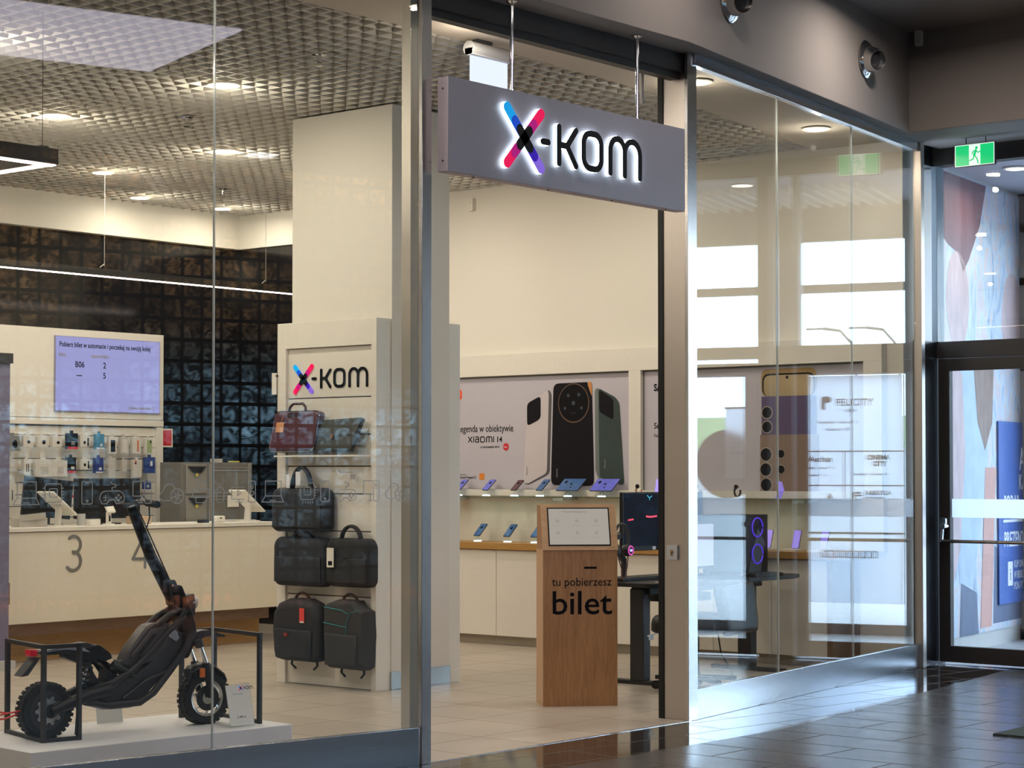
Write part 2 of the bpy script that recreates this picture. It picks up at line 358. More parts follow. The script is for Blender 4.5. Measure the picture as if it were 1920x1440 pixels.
# ================================================================ setting
AL, AR = -8.9, 8.4
uL = Vector((math.cos(R(AL)), math.sin(R(AL)))); uR = Vector((math.cos(R(AR)), math.sin(R(AR))))
PL = Vector((7.97, 7.31)); PR = Vector((10.40, 7.29))
def onL(t, off=0): n = Vector((-uL.y, uL.x)); p = PL + uL * t + n * off; return (p.x, p.y)      # off > 0 : into the shop
def onR(t, off=0): n = Vector((-uR.y, uR.x)); p = PR + uR * t + n * off; return (p.x, p.y)
XE = 14.85
S('floor', MB().prism([onL(-6), (PL.x, PL.y), (PR.x, PR.y), onR(4.1), (14.45, 16.0), (2.04, 16.0)], -.12, 0), 'floor')
bor = [onL(-10.5, -.66), onL(-.1, -.66), (10.45, 6.63), onR(4.45, -.66)]
S('floor', MB().prism([onL(-10.5, 0), (PL.x, PL.y), (PR.x, PR.y), onR(4.1), (XE - .05, 7.95), bor[3], bor[2], bor[1], bor[0]], -.12, 0), 'polish')
S('floor', MB().prism([bor[0], bor[1], bor[2], bor[3], (XE - .05, -4), (-3, -4), (-3, 9)], -.12, 0), 'mall')
S('floor', MB().box(XE - .05, 17.6, 1.0, 9.0, -.12, 0), 'vest')
S('floor', MB().box(17.6, 27, -60, 60, -.14, -.02), mat('pale paving', (.45, .47, .50), .8, nscale=2, namt=.15))
S('floor', MB().box(27, 46, -60, 60, -.14, -.02), mat('grey car park', (.36, .38, .41), .8, nscale=1, namt=.15))
S('wall_retaining', MB().box(46, 46.5, -60, 60, -.1, 2.15), mat('pale concrete', (.50, .53, .56), .8, nscale=1, namt=.1))
g = MB(); g.add([(46.5, -90, 2.1), (70, -90, 3.6), (70, 120, 3.6), (46.5, 120, 2.1), (160, -90, 3.6), (160, 120, 3.6)], [(0, 1, 2, 3), (1, 4, 5, 2)]); S('floor', g, mat('grass verge', (.17, .26, .08), .9, nscale=.5, namt=.3))
S('trim_1', MB().prism([onL(-.02, -.012), (10.42, 7.28), (10.42, 7.30), onL(0, .012)], 0, .002), 'steelh')

# shop shell
S('wall_back', MB().box(2, 14.5, 15.8, 15.95, 0, 4.4), 'blackwall')
S('trim_2', MB().box(2, 14.28, 15.70, 15.80, 3.88, 4.40), 'wallw', .003)
S('wall_left', MB().box(1.9, 2.04, 8.2, 15.95, 0, 4.4), 'wallw')
S('wall_right', MB().box(14.33, 14.5, 7.95, 15.95, 0, 4.4), 'wallw')
S('trim_3', MB().box(14.318, 14.33, 13.3, 15.8, 0, 3.88), 'blackwall')
S('trim_4', MB().box(14.28, 14.33, 13.3, 15.8, 3.88, 4.4), 'wallw', .003)
# open-cell louvre ceiling
band = [(2.0, 8.95), (7.9, 8.21), (9.0, 8.19), (10.6, 8.24), (11.5, 8.33), (12.1, 8.40), (13.25, 8.58), (14.33, 8.77)]
def by(x):
    for (xa, ya), (xb, yb) in zip(band, band[1:]):
        if xa <= x <= xb: return ya + (yb - ya) * (x - xa) / (xb - xa)
    return band[0][1]
g = MB(); c = .128; x = 3.0
while x < 14.33:
    g.box(x - .004, x + .004, by(min(x, 14.3)) + .01, 15.70, 4.225, 4.262); x += c
y = 8.15
while y < 15.7:
    xs = [3.0 + i * .05 for i in range(227) if by(3.0 + i * .05) < y]
    run = []; last = None
    for q in xs:
        if last is None or q - last > .06:
            if run: g.box(run[0], run[-1], y - .004, y + .004, 4.225, 4.262)
            run = []
        run.append(q); last = q
    if run: g.box(run[0], run[-1], y - .004, y + .004, 4.225, 4.262)
    y += c
S('ceiling', g, 'ceil', smooth=0)
S('ceiling', MB().box(2, 14.4, 8.15, 15.8, 4.292, 4.36), 'plenum')
S('ceiling', MB().prism([onL(-6, .03), onL(-.03, .03), (10.42, 7.40), onR(4.1, .03), (14.45, 7.95)] + [(14.33, 8.77)] + band[::-1], 4.215, 4.29), 'band')
# louvre lights
dl0 = None
def downlight(x, y, z, label, group, rim='ceil', r=.085):
    global dl0
    if dl0 is None:
        t = thing('downlight', label, 'ceiling light', loc=(x, y, z))
        MB().lathe([(.112, .0), (.112, -.008), (.088, -.012), (.086, .03)], 28).build('rim', 'white', t)
        MB().cyl((0, 0, -.007), (0, 0, -.001), .086, n=28).build('lamp', 'lamp', t)
        dl0 = t
    else:
        t = copy_tree(dl0); t.location = (x, y, z)
    t['label'] = label; t['category'] = 'ceiling light'; t['group'] = group
lab = ['round downlight in the louvre ceiling, highest at far left', 'round downlight in the louvre ceiling right beside the glass seam, highest of three',
       'white rimmed round downlight in the louvre ceiling above the suspended light line', 'round downlight beside the glass seam, middle of three',
       'round downlight at the back wall, left of the glass seam', 'round downlight in the ceiling corner at the back, lowest beside the glass seam']
for i, (x, y) in enumerate(SPOTS):
    if i < 6: downlight(x, y, 4.222, lab[i], 'downlights in the shop ceiling')
    elif i in (10, 11, 12): downlight(x, y, 4.222, ['round downlight in the louvre ceiling over the phone counter, far one', 'round downlight in the louvre ceiling over the phone counter, near one', 'round downlight in the louvre ceiling behind the white column'][i - 10], 'downlights in the shop ceiling')
downlight(*BAND[0], 4.21, 'round downlight in the smooth ceiling just right of the entrance pillar', 'downlights over the right shop window')
downlight(*BAND[1], 4.21, 'round downlight in the smooth ceiling behind the right shop window, above the reflected exit sign', 'downlights over the right shop window')
for i, (x, y) in enumerate([(10.0, 11.58), (12.76, 14.26), (9.05, 9.2)]):
    t = thing('sprinkler', ['ceiling sprinkler left of the glass seam', 'ceiling sprinkler above the hanging light cable near the back corner', 'ceiling sprinkler beside the left end of the hanging sign'][i], 'sprinkler', loc=(x, y, 4.225), group='ceiling sprinklers')
    MB().lathe([(.05, 0), (.05, -.006), (.015, -.012), (.012, -.05)], 16).build('escutcheon', 'chrome', t)
    MB().cyl((0, 0, -.075), (0, 0, -.072), .028, n=12).box(-.02, -.016, -.003, .003, -.075, -.04).box(.016, .02, -.003, .003, -.075, -.04).build('deflector', 'chrome', t)

# ---------------------------------------------------------------- mall shell
fL = [onL(-10, -.19), onL(-.05, -.19), (10.18, 7.11)]; fRe = (13.99, 7.70)
S('wall_front', MB().prism([fL[0], fL[1], fL[2], fRe, (14.0, 8.0), (10.4, 7.45), (7.9, 7.45), onL(-10, .1)], 4.20, 5.05), 'taupe', .004)
S('wall_exit', MB().box(13.99, XE + .1, -4, 7.9, 4.20, 5.05), 'taupe', .004)
S('ceiling', MB().box(-3, 14.9, -4, 9.5, 4.98, 5.08), 'taupe2')
S('wall_west', MB().box(-3.1, -3, -4, 9.5, 0, 5), 'taupe')
gl_m, t, b = _m('lit glass blocks')     # backlit glass blocks of the wall across the mall
tc = t.nodes.new('ShaderNodeTexCoord'); mp = t.nodes.new('ShaderNodeMapping'); mp.inputs['Rotation'].default_value = (R(90), 0, 0)
br = t.nodes.new('ShaderNodeTexBrick'); br.offset = 0; br.inputs['Scale'].default_value = 1; br.inputs['Brick Width'].default_value = .232; br.inputs['Row Height'].default_value = .232
br.inputs['Mortar Size'].default_value = .022; br.inputs['Color1'].default_value = (.5, .5, .5, 1); br.inputs['Color2'].default_value = (1, 1, 1, 1); br.inputs['Mortar'].default_value = (0, 0, 0, 1)
br.inputs['Mortar Smooth'].default_value = .15
sp = t.nodes.new('ShaderNodeSeparateXYZ'); t.links.new(tc.outputs['Object'], sp.inputs[0]); t.links.new(tc.outputs['Object'], mp.inputs[0]); t.links.new(mp.outputs[0], br.inputs['Vector'])
cr = t.nodes.new('ShaderNodeValToRGB'); e = cr.color_ramp.elements
e[0].position = 0.0; e[0].color = (.10, .10, .11, 1); e[1].position = 1.0; e[1].color = (.42, .22, .08, 1)
for p_, c_ in ((.035, (.55, .16, .055, 1)), (.07, (.10, .12, .15, 1)), (.25, (.16, .26, .34, 1)), (.46, (.45, .80, 1.1, 1)), (.60, (.10, .14, .16, 1)), (.70, (.20, .12, .05, 1))):
    q = cr.color_ramp.elements.new(p_); q.color = c_
mz = t.nodes.new('ShaderNodeMapRange'); mz.inputs[1].default_value = 0; mz.inputs[2].default_value = 4.6
t.links.new(sp.outputs['Z'], mz.inputs[0]); t.links.new(mz.outputs[0], cr.inputs['Fac'])
nz = t.nodes.new('ShaderNodeTexNoise'); nz.inputs['Scale'].default_value = 9; nz.inputs['Detail'].default_value = 5; nz.inputs['Distortion'].default_value = 1.5
n2 = t.nodes.new('ShaderNodeTexNoise'); n2.inputs['Scale'].default_value = .8
t.links.new(tc.outputs['Object'], nz.inputs['Vector']); t.links.new(tc.outputs['Object'], n2.inputs['Vector'])
m1 = t.nodes.new('ShaderNodeMixRGB'); m1.blend_type = 'MULTIPLY'; m1.inputs[0].default_value = 1; t.links.new(cr.outputs[0], m1.inputs[1]); t.links.new(br.outputs['Color'], m1.inputs[2])
mr = t.nodes.new('ShaderNodeMapRange'); mr.inputs[1].default_value = .42; mr.inputs[2].default_value = .72; mr.inputs[3].default_value = .15; mr.inputs[4].default_value = 4.0
t.links.new(nz.outputs['Fac'], mr.inputs[0])
m3 = t.nodes.new('ShaderNodeMapRange'); m3.inputs[1].default_value = .4; m3.inputs[2].default_value = .6; m3.inputs[3].default_value = .35; m3.inputs[4].default_value = 1.3
t.links.new(n2.outputs['Fac'], m3.inputs[0])
mm = t.nodes.new('ShaderNodeMath'); mm.operation = 'MULTIPLY'; t.links.new(mr.outputs[0], mm.inputs[0]); t.links.new(m3.outputs[0], mm.inputs[1])
t.links.new(m1.outputs[0], b.inputs['Emission Color']); t.links.new(mm.outputs[0], b.inputs['Emission Strength'])
b.inputs['Base Color'].default_value = (.03, .035, .04, 1); b.inputs['Roughness'].default_value = .2
S('wall_opposite', MB().box(-3, 14.9, -4.1, -4, 0, 5), gl_m)
o = MB().box(4.1, 9.12, .58, 2.46, 4.965, 4.98).build('ceiling_panel', 'panelw'); tag(o, 'large luminous ceiling panel reflected in the upper left of the shop window', 'ceiling light')
o = MB().box(11.75, 12.03, -3.23, -2.95, 4.965, 4.98).build('ceiling_panel', emis('square lamp', (1, .97, 1), 7)); tag(o, 'small square ceiling lamp reflected in the shop window beside the middle downlight', 'ceiling light')

for i, (x, y) in enumerate(MALL):
    t = copy_tree(dl0); t.location = (x, y, 4.978); t['group'] = 'mall ceiling downlights'; t['label'] = ['round mall downlight washing the fascia left of the exit corner', 'round mall downlight above the entrance sign', 'round mall downlight before the left shop window', 'round mall downlight in the middle of the hall', 'round mall downlight before the right shop window', 'round mall downlight near the luminous panel', 'round mall downlight far left', 'round mall downlight toward the glass block wall', 'round mall downlight over the walkway'][i]
# air jets and sensor on the fascia
for i, (p, lb) in enumerate([(Vector((13.07, 7.555, 4.61)), 'round steel air nozzle on the fascia nearest the exit corner'), (Vector((10.74, 7.195, 4.57)), 'round steel air nozzle at the top edge of the fascia, left one')]):
    M = Fr(p, (uR.x, uR.y, 0), (0, 0, 1)) @ Matrix.Rotation(R(0), 4, 'X')
    t = thing('air_nozzle', lb, 'air nozzle', M=M, group='round air nozzles on the fascia')
    MB().lathe([(0, .004), (.135, .004), (.14, .012), (.125, .03), (.10, .045), (.095, .05)], 40).build('flange', 'chrome', t)
    T = Matrix.Rotation(R(-28), 4, 'Y') @ Matrix.Rotation(R(12), 4, 'X')
    g = MB(); g.T = T; g.lathe([(.098, .02), (.098, .06), (.088, .10), (.074, .15), (.070, .15), (.066, .11), (.06, .10)], 36); g.build('nozzle', 'chrome', t)
    g = MB(); g.T = T; g.cyl((0, 0, .10), (0, 0, .105), .066, n=30); g.build('throat', 'black', t)
M = Fr((13.985, 7.60, 4.92), (0, -1, 0), (0, 0, 1))
t = thing('motion_sensor', 'small white motion sensor in the fascia corner under the mall ceiling', 'sensor', M=M)
MB().rbox(-.028, .028, -.06, .06, 0, .035, .012).build('body', 'white', t)
MB().rbox(-.018, .018, -.045, -.01, .035, .038, .006).build('lens', C('sensor lens', (.55, .55, .55), .3), t)
MB().cyl((0, .025, .035), (0, .025, .037), .003, n=8).build('status_light', C('red', (.6, .02, .02)), t)

# ---------------------------------------------------------------- shop front
def pane(name, fr, x0, x1, z0, z1, m, th=.012):
    g = MB(); g.T = fr; g.box(x0, x1, z0, z1, -th / 2, th / 2); return g.build(name, m, None, 0, 0)
FLm = Fr((PL.x, PL.y, 0), (uL.x, uL.y, 0), (0, 0, 1)); FRm = Fr((PR.x, PR.y, 0), (uR.x, uR.y, 0), (0, 0, 1))
o1 = struct(pane('window_1', FLm, -1.316, -.03, .195, 4.17, 'glass'))
o2 = struct(pane('window_2', FLm, -3.6, -1.322, .195, 4.17, 'glass'))
g = MB(); g.T = FLm; g.box(-1.322, -1.316, .195, 4.17, -.006, .0065); S('trim_5', g, C('glass edge', (.62, .68, .66), .1))
for i, (a, b_) in enumerate([(.07, 1.365), (1.371, 2.709), (2.715, 4.04)]):
    struct(pane('window_%d' % (i + 3), FRm, a, b_, .185, 4.14, 'glassr'))
for i, a in enumerate((1.365, 2.709)):
    g = MB(); g.T = FRm; g.box(a, a + .006, .185, 4.14, -.006, .0065); S('trim_%d' % (i + 6), g, C('glass edge', (.62, .68, .66), .1))
# steel sills and heads
g = MB(); g.T = FLm; g.box(-8, -.045, 0, .2, -.02, .03); S('baseboard_left', g, 'steelh', .002)
g = MB(); g.T = FRm; g.box(.08, 4.09, 0, .19, -.03, .012); S('baseboard_right', g, 'steelh', .002)
g = MB(); g.T = FRm; g.box(.055, 4.09, 4.125, 4.215, -.02, .03); S('trim_8', g, 'steelh', .002)
g = MB(); g.T = FLm; g.box(-8, -.045, 4.13, 4.215, -.02, .03); S('trim_9', g, 'steelh', .002)
# pillars at the opening
o = thing('steel_pillar', 'polished steel pillar left of the entrance, between shop window and opening', 'pillar', loc=(7.97, 7.33, 0))
MB().box(-.035, .040, -.045, -.02, 0, 4.2).build('cover', 'steel', o, .002)
g = MB(); g.T = Matrix.Rotation(R(AL), 4, 'Z'); g.box(-.052, .03, .02, .098, .0, 4.2); g.build('inner_post', mat('satin steel', (.72, .68, .60), .35, metal=.6), o, .002)
g = MB().box(.0, .012, .02, .13, 0, 4.2); g.build('guide_rail', 'black', o)
o = thing('steel_pillar', 'broad steel pillar right of the entrance with a small key switch on it', 'pillar', loc=(10.43, 7.37, 0))
MB().box(-.005, .055, -.06, .12, 0, 4.2).build('reveal_panel', 'steelm', o, .002)
g = MB().box(-.03, .07, -.085, -.0605, 0, 4.2); g.build('cover', 'steel', o, .002)
MB().box(-.012, .05, .1205, .16, 0, 4.1).build('guide_rail', 'black', o)
M = FX(10.424, 7.42, 1.05)
t = thing('key_switch', 'small square steel key switch on the right entrance pillar', 'switch', M=M)
MB().rbox(-.04, .04, -.045, .045, 0, .014, .004).build('plate', 'grey', t)
MB().cyl((0, .004, .014), (0, .004, .018), .012, n=16).box(-.007, .007, -.02, 0, .014, .018).build('key_cylinder', C('brass', (.45, .30, .16), .3, metal=1.), t)
# roller shutter box and corner post
t = thing('roller_shutter', 'dark grey roller shutter housing under the fascia above the entrance', 'shutter', loc=(8.0, 7.33, 4.05))
MB().box(.02, 2.41, 0, .13, .03, .148).build('housing', 'frame', t)
MB().box(.02, 2.41, .03, .10, -.012, .03).build('bottom_bar', 'blackm', t)
MB().cyl((2.25, .2, .12), (2.25, .2, -.15), .012, n=10).cyl((2.25, .2, -.15), (2.25, .2, -.17), .02, n=10).build('crank_hook', 'grey', t)
t = thing('steel_post', 'slim steel corner post where the right shop window meets the exit doors', 'post', loc=(14.45, 7.88, 0))
MB().box(-.02, .035, -.04, .03, 0, 4.2).build('cover', 'steelm', t, .002)

# ---------------------------------------------------------------- exit wall
def exitframe(name, segs, x0, x1, m='frame'):
    g = MB()
    for (y0, y1, z0, z1) in segs: g.box(x0, x1, y0, y1, z0, z1)
    return S(name, g, m, .003)
exitframe('trim_10', [(2.0, 8.15, 4.06, 4.30)], XE, XE + .12)                 # head
exitframe('trim_11', [(2.0, 6.6, 2.52, 2.62), (6.6, 8.15, 2.485, 2.62)], XE, XE + .12)                # transom
exitframe('trim_12', [(7.93, 8.15, 0, 2.52), (6.60, 6.75, 0, 2.52), (6.44, 6.54, 0, 4.06), (5.2, 5.3, 0, 4.06), (3.95, 4.05, 0, 4.06), (2.0, 2.1, 0, 4.06)], XE, XE + .12)
exitframe('trim_13', [(7.92, 7.97, 2.62, 4.06), (6.54, 6.60, 0, 4.06), (6.75, 6.81, 2.62, 4.06)], XE - .01, XE + .11, C('blue grey post', (.20, .26, .33), .3))
struct(MB().box(XE + .05, XE + .062, 2.0, 6.4, 2.62, 4.06).build('window_6', 'glasse', None, 0, 0))
struct(MB().box(XE + .05, XE + .062, 6.81, 7.92, 2.62, 4.06).build('window_7', 'glasse', None, 0, 0))
struct(MB().box(XE + .05, XE + .062, 7.97, 8.15, 2.62, 4.06).build('window_8', 'glasse', None, 0, 0))
struct(MB().box(XE + .05, XE + .062, 2.1, 5.2, .1, 2.52).build('window_9', 'glasse', None, 0, 0))
# corner column between window and exit frame
S('trim_14', MB().box(14.49, XE, 7.93, 8.2, 0, 2.62).box(14.49, XE, 7.96, 8.2, 4.06, 4.3), mat('dark blue grey metal', (.03, .033, .04), .25, metal=.5), .003)
S('wall_south', MB().box(XE, XE + .1, -4, 2.0, 0, 4.3), 'taupe')
def door(n, y0, y1, hinge_left):
    t = bpy.data.objects.new('door_%d' % n, None); COL.objects.link(t); t.location = (XE, y1, 0); t['kind'] = 'structure'; t.empty_display_size = .1
    w = y1 - y0
    g = MB(); g.T = Fr((0, 0, 0), (0, -1, 0), (0, 0, 1))
    g.box(0, .10, .02, 2.48, -.05, .01).box(w - .10, w, .02, 2.48, -.05, .01).box(.10, w - .10, 2.38, 2.48, -.05, .01).box(.10, w - .10, .02, .15, -.05, .01)
    g.build('door_frame', 'frame', t, .003)
    g = MB(); g.T = Fr((0, 0, 0), (0, -1, 0), (0, 0, 1)); g.box(.10, w - .10, .15, 2.38, -.03, -.02); g.build('glass', 'glasse', t, 0, 0)
    g = MB(); g.T = Fr((0, 0, 0), (0, -1, 0), (0, 0, 1)); g.box(.105, w - .105, 1.19, 1.34, -.018, -.016)
    g.build('frosted_band', MT['film'], t)
    g = MB(); g.T = Fr((0, 0, 0), (0, -1, 0), (0, 0, 1))
    g.cyl((.06, 1.0, .085), (w - .06, 1.0, .085), .014, n=14); h = g.build('push_bar', C('bronze steel', (.30, .27, .25), .25, metal=1.), t)
    for s_ in ((.055,), (w - .055,)):
        g = MB(); g.T = Fr((0, 0, 0), (0, -1, 0), (0, 0, 1)); x_ = s_[0]
        g.rbox(x_ - .025, x_ + .03, 1.11, 1.19, .01, .06, .012).cyl((x_ + .012, 1.12, .01), (x_ + .012, 1.12, .085), .026, n=20).bar((x_ + .005, 1.12, .06), (x_ + .005, .99, .085), .022, .016, (0, 0, 1)).build('bar_mount', 'chrome', h)
    return t
door(1, 6.78, 7.915, True)
door(2, 5.32, 6.43, False)
# illuminated exit sign
M = FX(14.50, 7.385, 3.975)
t = thing('exit_sign', 'lit green emergency exit sign with running figure above the exit doors', 'exit sign', M=M)
MB().box(-.20, .155, -.005, .175, -.03, 0).build('housing', 'dark', t, .003)
MB().box(-.185, .15, .002, .168, 0, .004).build('face', 'exitg', t)
g = MB(); g.box(-.065, .032, .006, .164, .004, .006)
g.box(-.187, .152, .0, .0055, .004, .006).box(-.187, .152, .1645, .17, .004, .006).box(-.187, -.182, 0, .17, .004, .006).box(.147, .152, 0, .17, .004, .006); g.build('doorway_symbol', 'exitw', t)
g = MB(); k = .006
g.cyl((.0, .138, .006), (.0, .138, .0075), .0115, n=16)
g.stroke([(-.006, .118), (-.020, .082)], .020, .006, .0075); g.stroke([(-.004, .118), (.014, .100), (.034, .108)], .008, .006, .0075)
g.stroke([(-.008, .118), (-.030, .112), (-.038, .092)], .008, .006, .0075); g.stroke([(-.016, .080), (.004, .052), (.014, .018)], .010, .006, .0075)
g.stroke([(-.020, .080), (-.030, .050), (-.058, .042)], .010, .006, .0075); g.build('running_figure', 'exitg', t)
for x_ in (-.1, .07): MB().cyl((x_, .17, -.015), (x_, .225, -.015), .004, n=8).build('hanger', 'dark', t)

# ---------------------------------------------------------------- vestibule
FW = Fr((14.95, 8.12, 0), (uR.x, uR.y, 0), (0, 0, 1))
g = MB(); g.T = FW; g.box(-.02, 4.2, 0, 4.3, -.12, 0); S('wall_vestibule', g, 'grey')
S('ceiling', MB().box(XE + .12, 17.6, 1.0, 9.2, 4.16, 4.28), mat('lilac grey ceiling', (.42, .40, .46), .8))
g = MB()
yy = 3.6
while yy < 7.2:
    g.box(16.1, 17.3, yy, yy + .03, 4.10, 4.16); yy += .13
S('ceiling', g, 'white')
S('wall_side', MB().box(XE + .12, 17.6, .9, 1.0, 0, 4.3), 'taupe')
for i, (x, y) in enumerate([(15.94, 7.75), (15.9, 6.0), (16.4, 4.3)]):
    t = copy_tree(dl0); t.location = (x, y, 4.157); t['label'] = ['round downlight in the vestibule ceiling below the exit sign', 'round vestibule downlight reflected high in the right shop window', 'round vestibule downlight further from the mural'][i]; t['group'] = 'vestibule downlights'
    area('vestibule_light', (x, y, 4.13), .15, .15, 10, (1, .9, .75), shape='DISK', spread=160)
# outer glazing
exitframe('trim_15', [(2, 8.6, 3.80, 4.16), (2, 8.6, 3.30, 3.38), (2, 8.6, 2.50, 2.62), (7.12, 7.22, 0, 4.16), (5.73, 6.04, 0, 4.16), (4.5, 4.6, 0, 4.16), (3.2, 3.3, 0, 4.16), (8.1, 8.6, 0, 4.16), (2, 8.6, 0, .10)], 17.5, 17.58, C('outer frame', (.22, .22, .23), .4))
struct(MB().box(17.53, 17.54, 2, 8.6, .1, 3.8).build('window_10', glass('outer glass', .7), None, 0, 0))
# opening hours panel on the outer door (translucent vinyl, read from outside)
vin = bpy.data.materials.new('backlit white vinyl'); vin.use_nodes = True; t_ = vin.node_tree; t_.nodes.clear()
oo = t_.nodes.new('ShaderNodeOutputMaterial'); mx = t_.nodes.new('ShaderNodeMixShader'); df = t_.nodes.new('ShaderNodeBsdfDiffuse'); tl = t_.nodes.new('ShaderNodeBsdfTranslucent')
df.inputs[0].default_value = (.8, .84, .9, 1); tl.inputs[0].default_value = (.9, .94, 1, 1); mx.inputs[0].default_value = .8
t_.links.new(df.outputs[0], mx.inputs[1]); t_.links.new(tl.outputs[0], mx.inputs[2]); t_.links.new(mx.outputs[0], oo.inputs[0])
MO = Fr((17.49, 6.05, .30), (0, 1, 0), (0, 0, 1))        # local x = +Y (mirrored for those inside), z out to +X
t = thing('hours_panel', 'white opening hours panel on the outer glass doors, reflected in the right shop window', 'sign', M=MO)
MB().box(0, 1.06, 0, 2.19, 0, .003).build('panel', vin, t)
g = MB(); g.box(0, 1.06, .665, .68, -.003, .006)
for zz in (1.46, 1.13): g.box(0, 1.06, zz - .004, zz + .004, -.003, .006)
g.box(.48, .488, .86, 1.46, -.003, .006); g.build('divider', 'txt', t)
def tx(s_, size, x_, y_, al='LEFT', b_=.0): text('lettering', s_, size, 'txt', t, align=al, x=x_, y=y_, z=-.002, ext=.003, bold=b_)
tx('FELICITY', .095, .40, 1.90, b_=.001); tx('LUBLIN', .038, .48, 1.84); tx('Poniedzia\u0142ek - Sobota 9 - 21', .036, .22, 1.73); tx('Niedziela 9 - 20', .036, .30, 1.66)
tx('Auchan', .075, .14, 1.36, b_=.002); tx('Poniedzia\u0142ek - Sobota 7 - 22', .03, .05, 1.29); tx('Niedziela 9 - 21', .03, .12, 1.22)
tx('CINEMA', .06, .70, 1.38, b_=.003); tx('CITY', .06, .76, 1.32, b_=.003); tx('Poniedzia\u0142ek - Niedziela od 9', .03, .56, 1.23)
tx('FABRYKA', .06, .68, 1.04, b_=.001); tx('FORMY', .06, .68, .98, b_=.001); tx('Poniedzia\u0142ek - Pi\u0105tek 6 - 22', .03, .54, .90)
tx('Poniedzia\u0142ek - Sobota 8 - 21', .03, .05, .88)
EB = C('brown emblem', (.10, .07, .06))
g = MB(); g.prism(rrect(.26, .36, 1.93, 1.99, .028), -.002, .005).prism(rrect(.26, .30, 1.86, 1.945, .019), -.002, .005); g.build('centre_emblem', EB, t)
g = MB(); g.prism([(.30, .98), (.38, .98), (.34, 1.06)], -.002, .005); g.build('triangle_emblem', EB, t)
g = MB(); g.stroke([(.64, 1.06), (.56, 1.06), (.56, .98)], .012, -.002, .005).stroke([(.655, 1.035), (.585, 1.035), (.585, .95)], .012, -.002, .005).stroke([(.56, 1.045), (.60, 1.035)], .008, -.002, .005); g.build('bracket_emblem', EB, t)
g = MB()
for i in range(9):
    x0 = .26 + i * .062; g.stroke([(x0, .44), (x0 + .045, .44), (x0 + .045, .50), (x0, .50)], .005, -.002, .005, True)
g.build('pictogram', 'txt', t)
o = MB(); o.T = Fr((17.49, 5.37, 1.64), (0, 1, 0), (0, 0, 1)); o.cyl((0, 0, 0), (0, 0, .004), .34, n=48)
tag(o.build('round_sticker', C('brown sticker', (.10, .07, .055), .6)), 'round brown sticker on the outer glass, reflected in the right shop window', 'sticker')
M = Fr((17.44, 5.36, 1.50), (0, 1, 0), (0, 0, 1)); t = thing('hanging_banner', 'narrow pale hanging banner in front of the round sticker, reflected in the shop window', 'banner', M=M)
MB().box(0, .20, 0, .68, 0, .004).build('sheet', vin, t); MB().cyl((-.01, .69, 0), (.21, .69, 0), .01, n=10).build('top_rod', 'grey', t)
text('lettering', 'do\u0142\u0105cz do nas', .032, C('blue text', (.12, .2, .5)), t, align='LEFT', x=.01, y=.24, z=-.002, ext=.003)
# street lamps outside
for i, (y, lb) in enumerate([(2.2, 'curved street lamp outside, nearer the sun side of the entrance'), (3.0, 'curved street lamp outside, right one in the reflection')]):
    t = thing('street_lamp', lb, 'street lamp', loc=(35, y + .25, -.02), group='street lamps outside the entrance')
    MB().tube([(0, 0, 0), (0, 0, 3.4), (0, -.08, 3.95), (0, -.3, 4.2), (0, -.62, 4.25)], .028, 8).build('pole', 'dark', t)
    MB().rbox(-.05, .05, -.95, -.6, 4.23, 4.26, .04).build('lamp_head', 'dark', t)
# mural on the vestibule wall
mu, tt, b = _m('mural print'); b.inputs['Roughness'].default_value = .5
tc = tt.nodes.new('ShaderNodeTexCoord'); mp = tt.nodes.new('ShaderNodeMapping'); mp.inputs['Scale'].default_value = (1.5, .55, 1)
nz = tt.nodes.new('ShaderNodeTexNoise'); nz.inputs['Scale'].default_value = 2.2; nz.inputs['Detail'].default_value = 6; nz.inputs['Distortion'].default_value = 2.4
cr = tt.nodes.new('ShaderNodeValToRGB'); e = cr.color_ramp.elements; e[0].position = .25; e[0].color = (.16, .22, .36, 1); e[1].position = .8; e[1].color = (.55, .50, .52, 1)
for p_, c_ in ((.38, (.36, .45, .60, 1)), (.48, (.50, .60, .70, 1)), (.56, (.62, .50, .50, 1)), (.64, (.42, .52, .70, 1))):
    q = cr.color_ramp.elements.new(p_); q.color = c_
tt.links.new(tc.outputs['Object'], mp.inputs[0]); tt.links.new(mp.outputs[0], nz.inputs['Vector']); tt.links.new(nz.outputs['Fac'], cr.inputs['Fac']); tt.links.new(cr.outputs[0], b.inputs['Base Color'])
t = thing('mural', 'large pastel wall mural of standing people, seen through the exit glazing', 'mural', M=FW)
MB().box(.30, 3.9, .14, 4.13, .001, .012).build('print', mu, t)
def flatp(nm, poly, m, z=.012, th=.0006): g = MB(); g.prism(poly, z, z + th); return g.build(nm, m, t)
HAIR = mat('auburn hair paint', (.17, .085, .105), .6, nscale=7, namt=.35, stretch=(6, .5, 1)); SKIN = mat('rose skin paint', (.56, .43, .45), .6, nscale=3, namt=.35, stretch=(3, 1, 1))
DEN = mat('pale blue shirt paint', (.42, .54, .68), .6, nscale=5, namt=.2); ORG = mat('peach trousers paint', (.55, .30, .26), .6, nscale=9, namt=.2, stretch=(5, .4, 1)); SHD = mat('slate paint', (.10, .13, .22), .6, nscale=5, namt=.3)
flatp('hair', [(.32, 4.12), (1.62, 4.12), (1.45, 3.75), (1.15, 3.42), (1.0, 3.3), (.86, 3.45), (.62, 3.5), (.36, 3.6)], HAIR)
flatp('face', arc(.85, 3.05, .30, 0, 360, 24, .42), SKIN); flatp('face', arc(2.35, 2.95, .30, 0, 360, 24, .45), SKIN)
flatp('shirt', [(.85, 2.45), (1.7, 2.5), (1.6, 1.5), (1.2, .55), (.85, .6), (.80, 1.6)], DEN, .0128)
